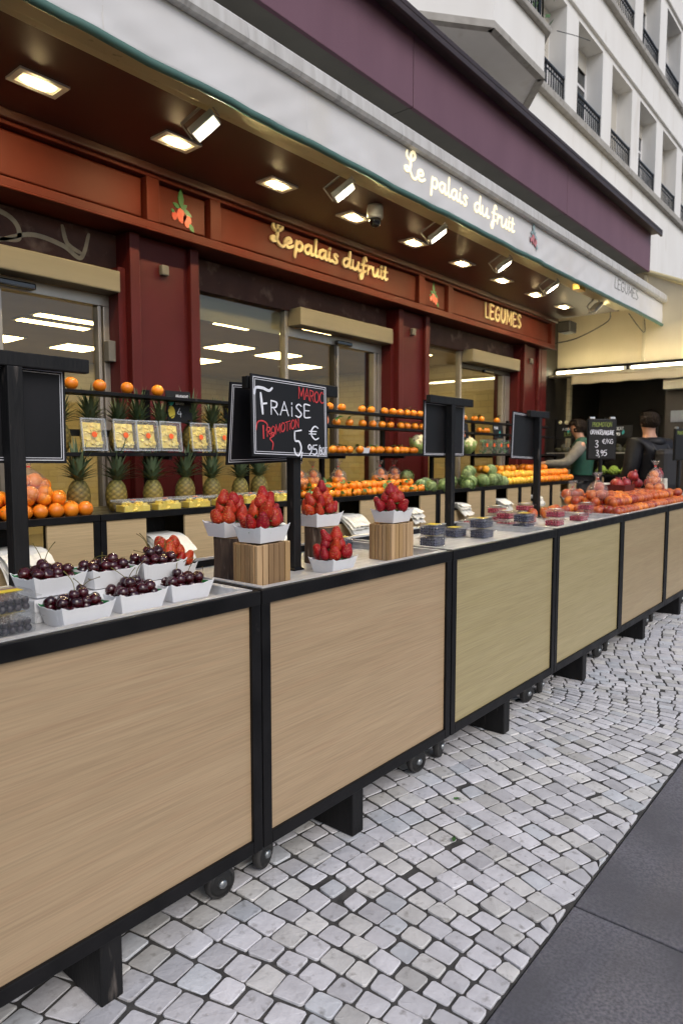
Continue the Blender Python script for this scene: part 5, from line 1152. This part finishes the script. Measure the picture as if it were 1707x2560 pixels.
# counter right part: clementines, bags, artichokes, lemons, oranges
citrus_pile(CL, 3.60, 5.02, 3.25, 3.50, ZC, .031, 1, 'leafy clementine in the bottom layer of the long counter heap', 'clementines in the counter heap')
citrus_pile(CL, 3.66, 4.98, 3.30, 3.50, ZC + .05, .031, 1, 'leafy clementine in the upper layer of the long counter heap', 'clementines in the counter heap, upper layer', drop=.25)
for i, (x, y) in enumerate([(3.62, 3.42), (3.86, 3.50), (4.10, 3.45), (4.66, 3.46), (4.92, 3.50)]):
    bag(x, y, ZC + .085, CL[0], .033, 5, 'clear tied bag of clementines on the counter, %s from the left' % ['first', 'second', 'third', 'fourth', 'fifth'][i], 'clementine inside the %s bag on the counter' % ['first', 'second', 'third', 'fourth', 'fifth'][i], 'clementines in bag %s' % 'abcde'[i], rz=random.uniform(0, 1))
def arti(seed):
    t = thing('artichoke', 'x', 'artichoke'); mb = MB(); mb.t = []; rnd = random.Random(seed)
    def add(vs, fs, tint): mb.add(vs, fs); mb.t += [tint] * len(vs)
    s0 = MB().sphere((0, 0, .055), .050, 14, 10, (1, 1, 1.08)); add(s0.v, s0.f, (.8, .9, .7))
    for row in range(6):
        n = 11 - row; th = R(118 - row * 20)
        for k in range(n):
            a = 2 * PI * (k + .5 * (row % 2)) / n; d = Vector((math.sin(th) * math.cos(a), math.sin(th) * math.sin(a), math.cos(th))); up = Vector((-math.cos(th) * math.cos(a), -math.cos(th) * math.sin(a), math.sin(th))) ; s_ = Vector((-math.sin(a), math.cos(a), 0)); b = Vector((0, 0, .055)) + d * .049; L = .034; w_ = .019
            g_ = rnd.uniform(.85, 1.25); add([b - s_ * w_ * .8, b + s_ * w_ * .8, b + up * L * .6 + s_ * w_ * .8 + d * .006, b + up * L + d * .004, b + up * L * .6 - s_ * w_ * .8 + d * .006], [(0, 1, 2, 3, 4)], (g_, g_, g_))
    mb.obj('bracts', 'artichoke', t); MB().tube([(0, 0, .012), (.004, 0, -.004)], .012, 8).obj('stalk', 'cabbage_leaf', t); return Kind(t)
AR = [arti(1), arti(2)]
for x, y, z in [(5.10, 3.28, 0), (5.16, 3.42, 0), (5.02, 3.42, .09), (5.30, 3.27, 0), (5.38, 3.42, .0), (5.82, 3.27, 0), (5.94, 3.27, 0), (6.07, 3.27, 0), (5.88, 3.38, .085), (6.06, 3.38, .08), (5.76, 3.40, 0), (6.0, 3.40, 0), (6.42, 3.27, 0), (6.52, 3.30, 0), (6.34, 3.34, 0), (6.47, 3.36, .085)]:
    random.choice(AR)((x, y, ZC + z), (random.uniform(-.9, .9), random.uniform(-.9, .9), random.uniform(0, 6)), 'round green artichoke on the back counter', 'artichokes on the back counter', random.uniform(1.0, 1.2))
ct = thing('crate', 'low dark brown crate behind the artichokes', 'crate', (5.55, 3.45, ZC)); MB().box(-.16, .16, -.1, -.088, 0, .09).box(-.16, .16, .088, .1, 0, .09).box(-.16, -.148, -.088, .088, 0, .09).box(.148, .16, -.088, .088, 0, .09).box(-.148, .148, -.088, .088, 0, .01).obj('crate_body', 'bark', ct)
LE2 = lambda *a: LE(*a[:4], a[4] * 1.18); OG2 = lambda *a: ORG(*a[:4], a[4] * 1.12); OR2 = lambda *a: OR(*a[:4], a[4] * 1.08)
citrus_pile(LE2, 6.66, 7.36, 3.25, 3.52, ZC, .042, 1, 'yellow lemon in the bottom rows of the heap on the back counter', 'lemons on the back counter', jit=.010)
citrus_pile([LE2, OG2], 6.64, 7.36, 3.31, 3.54, ZC + .066, .042, 1, 'yellow citrus fruit in the middle rows on the back counter', 'citrus in the middle rows', jit=.010)
citrus_pile(OG2, 6.40, 7.10, 3.40, 3.58, ZC + .125, .043, 1, 'golden orange in the top row of the back counter heap', 'golden oranges in the top row', jit=.014, drop=.3)
citrus_pile(OR2, 7.46, 8.36, 3.25, 3.52, ZC, .042, 1, 'orange in the bottom rows at the far end of the back counter', 'oranges at the far end', jit=.010)
citrus_pile(OR2, 7.44, 8.30, 3.31, 3.54, ZC + .066, .042, 1, 'orange in the middle rows at the far end of the back counter', 'oranges at the far end, middle rows', jit=.010)
citrus_pile(OR2, 7.40, 8.10, 3.40, 3.56, ZC + .128, .043, 1, 'orange in the top row at the far end of the back counter', 'oranges at the far end, top row', jit=.014, drop=.45)
citrus_pile(OR, 7.20, 8.30, 4.88, 5.06, 1.65, .036, 2, 'orange on the shelf inside the shop', 'oranges on the interior shelf')

# ------------------------------------------------------------------ neighbouring stall round the corner
NX = 10.5
nb = thing('neighbour_stall', 'dark walled neighbouring stall in the corner beyond the shop', 'stall')
bx('back_wall', 'dark_wall', 12.4, 12.6, .5, 4.79, 0, 3.4, nb); bx('side_wall', 'dark_wall', 9.425, 12.4, 4.35, 4.79, 0, 3.9, nb); bx('roof', 'dark_wall', 10.62, 12.4, .5, 4.5, 3.3, 3.38, nb)
bx('floor', 'asphalt', 9.4, 12.4, .5, 4.5, -.03, -.004, nb)
bx('side_wall_panel', 'dark_wall', 10.9, 12.4, 2.2, 2.32, 0, 3.3, nb)
bx('shutter_case', 'cream_wall', 10.25, 10.6, .6, 2.72, 2.27, 2.40, nb); bx('window_frame', 'dark_frame', 10.48, 10.58, .6, 2.74, .0, 2.27, nb); bx('lit_window', 'grey_panel', 10.455, 10.478, 1.2, 2.66, 1.82, 1.98, nb)
rebase(nb, (11, 2.6, 0))
cs_ = thing('side_canvas', 'cream canvas side sheet of the neighbouring awning lit by the last floodlight', 'awning')
MB().add([(NX, 4.62, 2.70), (NX, 1.2, 2.70), (NX, 1.2, 3.12), (NX, 2.58, 3.72), (NX, 3.09, 3.95), (NX, 4.62, 4.62)] + [(NX + .012, y, z) for y, z in [(4.62, 2.70), (1.2, 2.70), (1.2, 3.12), (2.58, 3.72), (3.09, 3.95), (4.62, 4.62)]],
         [(0, 5, 4, 3, 2, 1), (6, 7, 8, 9, 10, 11)] + [(k, (k + 1) % 6, 6 + (k + 1) % 6, 6 + k) for k in range(6)]).obj('sheet', 'cream_canvas', cs_)
MB().tube([(NX - .01, 1.2, 3.15), (NX - .01, 2.58, 3.75), (NX - .01, 3.09, 3.98), (NX - .01, 4.62, 4.65)], .035, 8).obj('edge_tube', 'beam_cream', cs_, True)
bx('seam_post', 'cream_wall', NX - .03, NX - .001, 3.05, 3.09, 2.70, 3.92, cs_)
MB().add([(NX + .012, 4.62, 4.60), (NX + .012, 1.2, 3.10), (15, 1.2, 3.10), (15, 4.62, 4.60)], [(0, 1, 2, 3)]).obj('roof_canvas', 'cream_canvas', cs_, solid=.006)
rebase(cs_, (NX, 3, 2.7))
for y0, y1, wh in ((3.28, 4.33, 'left'), (1.9, 3.22, 'right')):
    t = thing('tube_lamp', 'lit fluorescent tube under the cream canvas, %s one' % wh, 'tube lamp', (10.38, (y0 + y1) / 2, 2.62), 0, 'fluorescent tubes'); h = (y1 - y0) / 2
    MB().tube([(0, -h + .03, .0), (0, h - .03, .0)], .017, 10).obj('tube', 'tube_light', t, True); bx('batten', 'pvc_white', .02, .06, -h, h, -.015, .03, t, .004)
    for s_ in (-1, 1): bx('socket', 'pvc_white', -.015, .06, s_ * (h - .015) - .015, s_ * (h - .015) + .015, -.022, .022, t)
nv = thing('side_valance', 'short cream valance hanging below the fluorescent tubes', 'awning', (10.2, 3.0, 2.41))
MB().grid(lambda a, b: (.012 * noise.noise((a * 9, 0, b)) * (1 - b), 1.01 - 2.4 * a, .006 * math.sin(a * 40) * (1 - b) + .13 * b), 60, 4).obj('cloth', 'cream_canvas', nv, True, solid=.003)
bx('top_batten', 'cream_wall', -.02, .20, -1.4, 1.36, .125, .16, nv)
cbl = MB().tube(spline([(9.5, 3.98, 2.93), (9.75, 3.75, 3.02), (9.6, 3.3, 3.16), (9.2, 3.12, 3.2)], 8), .008, 5).obj('hanging_cable', 'cable'); tag(cbl, 'black cable sagging from the fascia end to the last floodlight', 'cable')
cbl = MB().tube(spline([(9.4, 2.95, 3.2), (9.9, 2.9, 3.02), (10.45, 3.06, 3.30)], 8), .006, 5).obj('hanging_cable', 'cable'); tag(cbl, 'thin cable loop across the cream canvas', 'cable')
sk = thing('speaker_box', 'small black box fixed at the end of the fascia under the soffit', 'box', (9.35, 3.75, 3.10)); MB().box(-.12, .12, -.09, .09, -.07, .08).obj('case', 'cable', sk, bevel=.015)
gp = thing('roof_parapet', 'grey zinc parapet panels beyond the purple box', 'parapet', (10.9, 4.0, 3.9)); bx('panel', 'grey_panel', 0, 1.9, 0, .1, -.3, .62, gp); bx('panel', 'grey_panel', 1.95, 4.2, .02, .12, -.3, .50, gp); bx('coping', 'stone_sill', -.02, 1.92, -.02, .12, .62, .66, gp)
# its shelves
ns = thing('corner_shelf', 'black shelf unit with avocados in the dark corner stall', 'shelf', (9.86, 3.5, 0))
bx('shelf_board', 'black_steel', 0, .35, -.75, .72, 1.375, 1.395, ns); bx('shelf_edge', 'aluminium', -.006, 0, -.75, .72, 1.376, 1.396, ns); bx('counter', 'black_steel', -.15, .35, -.75, .72, 1.055, 1.08, ns)
bx('panel', 'oak_pale', -.14, -.12, -.75, -.42, .1, 1.05, ns); bx('panel', 'oak_pale', -.14, -.12, -.18, .1, .1, 1.05, ns); bx('panel', 'oak_pale', -.14, -.12, .36, .7, .1, 1.05, ns); bx('slot_back', 'black_wood', .0, .02, -.75, .7, .1, 1.05, ns)
for y in (-.75, -.02, .70): bx('upright', 'black_steel', .3, .34, y, y + .03, 0, 1.9, ns)
bag_stack(9.70, 3.20, .93, 'folded white paper bags in the corner shelf slot', True).rotation_euler = (0, 0, R(-90))
av = thing('avocado', 'x', 'avocado'); MB().lathe([(.001, -.045), (.022, -.038), (.034, -.015), (.033, .01), (.022, .035), (.012, .047), (.001, .052)], 14).obj('skin_peel', 'avocado', av, True); AVK = Kind(av)
for k in range(30):
    AVK((9.92 + random.uniform(-.03, .1), 2.82 + k * .044 + random.uniform(-.01, .01), 1.43 + (.045 if k % 3 == 0 else 0)), rrot(1.5), 'dark avocado on the corner stall shelf', 'avocados on the corner shelf', 1.05)
rs = []
for i, y in enumerate([3.05, 3.22, 3.39]):
    t = thing('romanesco', 'lime green romanesco head on the corner counter, %s' % ['nearest the shopper', 'in the middle', 'beside the signpost'][i], 'romanesco', (9.84, y, 1.08), 0, 'romanesco heads'); mb = MB()
    for k in range(60):
        u = k / 60; a = k * 2.39996; rr = .075 * math.sqrt(u) if u < .7 else .075; mb.lathe([(.018 - .006 * (1 - u), 0), (.010, .014), (.002, .028)], 7, (rr * math.cos(a), rr * math.sin(a), .10 - .085 * u ** 1.5))
    mb.sphere((0, 0, .045), .062, 10, 7); mb.obj('head', 'romanesco', t, True)
    mb = MB()
    for k in range(7):
        a = k * .9; d = Vector((math.cos(a), math.sin(a), 0)); s_ = Vector((-d.y, d.x, 0)); mb.add([d * .03 - s_ * .03, d * .03 + s_ * .03, d * .09 + s_ * .025 + Vector((0, 0, .05)), d * .09 - s_ * .025 + Vector((0, 0, .05))], [(0, 1, 2, 3)])
    mb.obj('leaves', 'cabbage_leaf', t)
def xboard(x, y, z, W_, Hh, lab, lines, icon=None):
    t = small_board(x, y, z, W_, Hh, lab, lines, icon, 0); t.rotation_euler = (0, 0, R(-90)); return t
xboard(9.88, 3.93, 1.60, .30, .20, 'black price card with avocado drawings in the dark corner stall', [('AVOCAT', -.06, -.085, .032, .034, .005, 'chalk_white'), ('3,95', -.04, -.165, .05, .05, .006, 'chalk_lime')], teal_icon)
xboard(9.88, 3.15, 1.60, .30, .17, 'black price card with a teal drawing beside the shopper', [('AVOCAT', -.12, -.065, .036, .040, .006, 'chalk_white'), ('2,95', -.10, -.14, .04, .04, .006, 'chalk_white')], teal_icon)
for k, y in enumerate((3.84, 3.93, 4.02)):
    o = MB().sphere((0, 0, 0), .026, 10, 7, (.6, 1, 1)).obj('garlic_bulb', 'curd'); o.location = (9.86, y, 1.835); tag(o, 'pale garlic bulb hanging above the avocado card', 'garlic', 'garlic bulbs')

# ------------------------------------------------------------------ people
def person(label, loc, rz, h, pose, cloth):
    """one skinned figure standing on the ground; clothing and hair are children"""
    t = thing('person', label, 'person', loc, rz); k = h / 1.78
    P_ = {'pel': (0, 0, .96), 'wst': (0, .0, 1.10), 'cst': (0, .01, 1.32), 'nk0': (0, 0, 1.48), 'nk': (0, -.01, 1.55), 'hd0': (0, -.02, 1.62), 'hd': (0, -.03, 1.70), 'top': (0, -.01, 1.755),
          'hl': (-.10, 0, .92), 'kl': (-.11, -.02, .50), 'al': (-.11, .02, .10), 'tl': (-.12, -.14, .04), 'hr': (.10, 0, .92), 'kr': (.11, -.02, .50), 'ar': (.11, .02, .10), 'tr': (.12, -.14, .04),
          'sl': (-.19, .0, 1.44), 'sr': (.19, .0, 1.44)}
    P_.update(pose)
    E_ = [('pel', 'wst'), ('wst', 'cst'), ('cst', 'nk0'), ('nk0', 'nk'), ('nk', 'hd0'), ('hd0', 'hd'), ('hd', 'top'), ('pel', 'hl'), ('hl', 'kl'), ('kl', 'al'), ('al', 'tl'), ('pel', 'hr'), ('hr', 'kr'), ('kr', 'ar'), ('ar', 'tr'),
          ('nk0', 'sl'), ('sl', 'el'), ('el', 'wl'), ('wl', 'fl'), ('nk0', 'sr'), ('sr', 'er'), ('er', 'wr'), ('wr', 'fr')]
    RAD = {'pel': .135, 'wst': .125, 'cst': .15, 'nk0': .085, 'nk': .055, 'hd0': .075, 'hd': .088, 'top': .055, 'hl': .09, 'kl': .06, 'al': .042, 'tl': .035, 'sl': .065, 'el': .045, 'wl': .03, 'fl': .03}
    def skin(name, keys, edges, rad, mat, root, sub=2):
        me = bpy.data.meshes.new(name); idx = {q: i for i, q in enumerate(keys)}
        me.from_pydata([Vector(P_[q]) * k for q in keys], [(idx[a], idx[b]) for a, b in edges], []); me.materials.append(MATS[mat])
        o = mobj(name, me, t); sm = o.modifiers.new('skin', 'SKIN'); sm.use_smooth_shade = True
        for q, i in idx.items():
            r = rad[q] if q in rad else rad[q[:-1] + 'l']; sv = me.skin_vertices[0].data[i]; sv.radius = (r * k, r * k); sv.use_root = (q == root)
        o.modifiers.new('sub', 'SUBSURF').levels = sub; o.modifiers['sub'].render_levels = sub
        return o
    allk = list(P_.keys()); skin('body', allk, E_, {q: (v if q in ('hd', 'hd0', 'top', 'nk', 'wl', 'fl') else v * (.62 if q in ('sl', 'el', 'nk0') else .9)) for q, v in RAD.items()}, 'skin', 'pel')
    tk = ['pel', 'hl', 'kl', 'al', 'hr', 'kr', 'ar']; skin('trousers', tk, [e for e in E_ if e[0] in tk and e[1] in tk], {q: RAD[q if q in RAD else q[:-1] + 'l'] * 1.16 + .008 for q in tk}, cloth['legs'], 'pel')
    jk = ['pel', 'wst', 'cst', 'nk0']; f_ = cloth.get('bulk', 1.15); skin('jacket', jk + (['sl', 'sr', 'el', 'er', 'wl', 'wr'] if cloth['one'] else ['sl', 'sr']), [e for e in E_ if e[0] in jk and e[1] in jk] + ([('nk0', 'sl'), ('nk0', 'sr'), ('sl', 'el'), ('sr', 'er'), ('el', 'wl'), ('er', 'wr')] if cloth['one'] else [('nk0', 'sl'), ('nk0', 'sr')]),
         {**{q: RAD[q] * f_ for q in jk}, 'sl': .075 * f_, 'el': .058 * f_, 'wl': .043 * f_}, cloth['top'], 'pel')
    if not cloth['one']:
        for s_ in 'lr': skin('sleeve', ['nk0', 's' + s_, 'e' + s_, 'w' + s_], [('nk0', 's' + s_), ('s' + s_, 'e' + s_), ('e' + s_, 'w' + s_)], {'nk0': .07, 'sl': .086, 'el': .066, 'wl': .046}, 'sleeve', 's' + s_)
    hd = Vector(P_['hd']) * k; hm = MB(); rnd = random.Random(3)
    hm.sphere((hd.x, hd.y + .022, hd.z + .006), .112 * k, 24, 18, (.90, 1.02, 1.0))
    for i, v in enumerate(hm.v):
        d = Vector(v) - hd; q = 1 + .07 * noise.noise(d * 26) + .04 * noise.noise(d * 60); nv_ = hd + d * q
        if d.y < -.035 and d.z < .04: nv_ = hd + d * .70
        elif d.z < -.075: nv_ = hd + Vector((d.x * .72, d.y * .78, d.z))
        hm.v[i] = tuple(nv_)
    for i in range(420):      # locks lying over the scalp
        a = rnd.uniform(0, 6.28); th = rnd.uniform(0, 1.95); d = Vector((math.sin(th) * math.cos(a), math.sin(th) * math.sin(a), math.cos(th)))
        if d.y < -.30 and d.z < .30: continue
        p = hd + Vector((0, .022, .006)) + Vector((d.x * .90, d.y * 1.02, d.z)) * .106 * k; dn = (Vector((d.x * .4, d.y * .4 + .2, -1)) - d * d.dot(Vector((d.x * .4, d.y * .4 + .2, -1)))).normalized(); dn = (dn + Vector((rnd.uniform(-.6, .6), rnd.uniform(-.6, .6), rnd.uniform(-.3, .3)))).normalized(); s2 = d.cross(dn).normalized() * .006; L_ = rnd.uniform(.025, .05)
        hm.add([p - s2, p + s2, p + dn * L_ * .6 + d * .012 + s2 * .7, p + dn * L_ + d * .006, p + dn * L_ * .6 + d * .012 - s2 * .7], [(0, 1, 2, 3, 4)])
    hm.obj('hair', 'hair_dark', t, True)
    fz = hd + Vector((0, -.088, -.02)) * k
    MB().add([fz + Vector(p) * k for p in [(-.012, .004, -.018), (.012, .004, -.018), (0, -.026, -.016), (0, .0, .03)]], [(0, 1, 2), (0, 2, 3), (2, 1, 3), (1, 0, 3)]).obj('nose', 'skin', t, True)
    for s_ in (-1, 1):
        MB().sphere(tuple(hd + Vector((s_ * .086, .0, -.02)) * k), .026 * k, 8, 6, (.35, .8, 1.2)).obj('ear', 'skin', t, True)
        MB().sphere(tuple(hd + Vector((s_ * .032, -.083, .0)) * k), .009 * k, 8, 6).obj('eye', 'hair_dark', t, True)
    for s_ in 'lr':
        wv, fv_ = Vector(P_['w' + s_]) * k, Vector(P_['f' + s_]) * k; d = (fv_ - wv).normalized(); sd_ = d.orthogonal().normalized(); mb = MB()
        for q in range(5):
            o_ = sd_ * (q - 2) * .019; L = (.07, .082, .085, .078, .05)[q]; st_ = fv_ + o_ * .8 if q < 4 else fv_ - d * .04 + o_ * .9; mb.tube([st_, st_ + d * L * .5 + o_ * .1, st_ + d * L * .85 + d.cross(sd_) * .02], [.0095, .009, .007], 6)
        mb.obj('fingers', 'skin', t, True)
    for s_ in 'lr':
        a = Vector(P_['a' + s_]) * k; b = Vector(P_['t' + s_]) * k; MB().sphere(((a.x + b.x) / 2, (a.y + b.y) / 2, .045), .06, 12, 8, (.8, 2.1, .75)).obj('shoe', 'rubber', t, True)
    return t
# rz turns the figure's face, which looks along local -Y
person('person in a green vest and beige sleeves reaching over the corner shelf', (9.25, 3.46, -.012), R(-157), 1.86,
       {'el': (-.25, -.10, 1.19), 'wl': (-.20, -.33, 1.10), 'fl': (-.19, -.42, 1.10), 'er': (.27, -.20, 1.20), 'wr': (.24, -.46, 1.20), 'fr': (.23, -.54, 1.19), 'hd0': (0, -.06, 1.60), 'hd': (0, -.08, 1.67), 'top': (0, -.07, 1.73), 'nk': (0, -.03, 1.54)},
       {'top': 'vest_green', 'legs': 'trousers', 'one': False, 'bulk': 1.16})
p2 = person('shopper with dark hair in a black puffer jacket, seen from behind', (8.35, 2.34, -.012), R(150), 1.84,
       {'el': (-.27, .0, 1.16), 'wl': (-.26, -.12, .93), 'fl': (-.26, -.17, .86), 'er': (.27, .02, 1.16), 'wr': (.27, -.12, .93), 'fr': (.27, -.16, .86)}, {'top': 'puffer', 'legs': 'trousers', 'one': True, 'bulk': 1.5})
hood = MB().lathe([(.05, 0), (.125, .01), (.15, .05), (.13, .10), (.09, .12)], 16).xf(Matrix.Translation((0, .05, 1.46)) @ Matrix.Diagonal((1, .9, .9, 1))).obj('hood', 'puffer', p2, True)
bp_ = thing('backpack', 'dark grey backpack on the shopper in the puffer jacket', 'backpack', (8.35, 2.34, 0), R(150)); MB().box(-.14, .14, .20, .36, .98, 1.42).obj('pack_body', 'backpack', bp_, bevel=.05)
for s_ in (-1, 1): MB().tube(spline([(s_ * .10, .20, 1.40), (s_ * .12, .10, 1.50), (s_ * .13, -.06, 1.48), (s_ * .14, -.13, 1.3)], 5), .018, 6).obj('strap', 'backpack', bp_, True)
hb = thing('carrier_bag', 'white paper bag held by the shopper in the puffer jacket', 'paper bag', (8.12, 2.13, .80), R(30)); MB().add([(-.11, -.04, 0), (.11, -.04, 0), (.11, .04, 0), (-.11, .04, 0), (-.13, -.02, .30), (.13, -.02, .30), (.13, .02, .30), (-.13, .02, .30)], [(3, 2, 1, 0), (0, 1, 5, 4), (1, 2, 6, 5), (2, 3, 7, 6), (3, 0, 4, 7)]).obj('bag_body', 'paper_white', hb)

for i, (x, y, rz) in enumerate([(2.02, 1.17, .5), (2.28, 1.30, 2.1)]):
    o = MB().grid(lambda a, b: ((a - .5) * .04, (b - .5) * .008 * math.sin(PI * min(.95, a + .05)) * 2, .004 + .006 * math.sin(a * 5) * (b - .3)), 5, 3).obj('leaf_scrap', 'leaf'); o.location = (x, y, .002); o.rotation_euler = (0, 0, rz); tag(o, 'small green leaf scrap on the cobbles, ' + ['nearer one', 'farther one'][i], 'leaf scrap', 'leaf scraps on the cobbles')
# prototypes that were never placed are dropped
for o in [o for o in bpy.data.objects if o.get('label') == 'x']:
    for c in list(o.children): bpy.data.objects.remove(c)
    bpy.data.objects.remove(o)
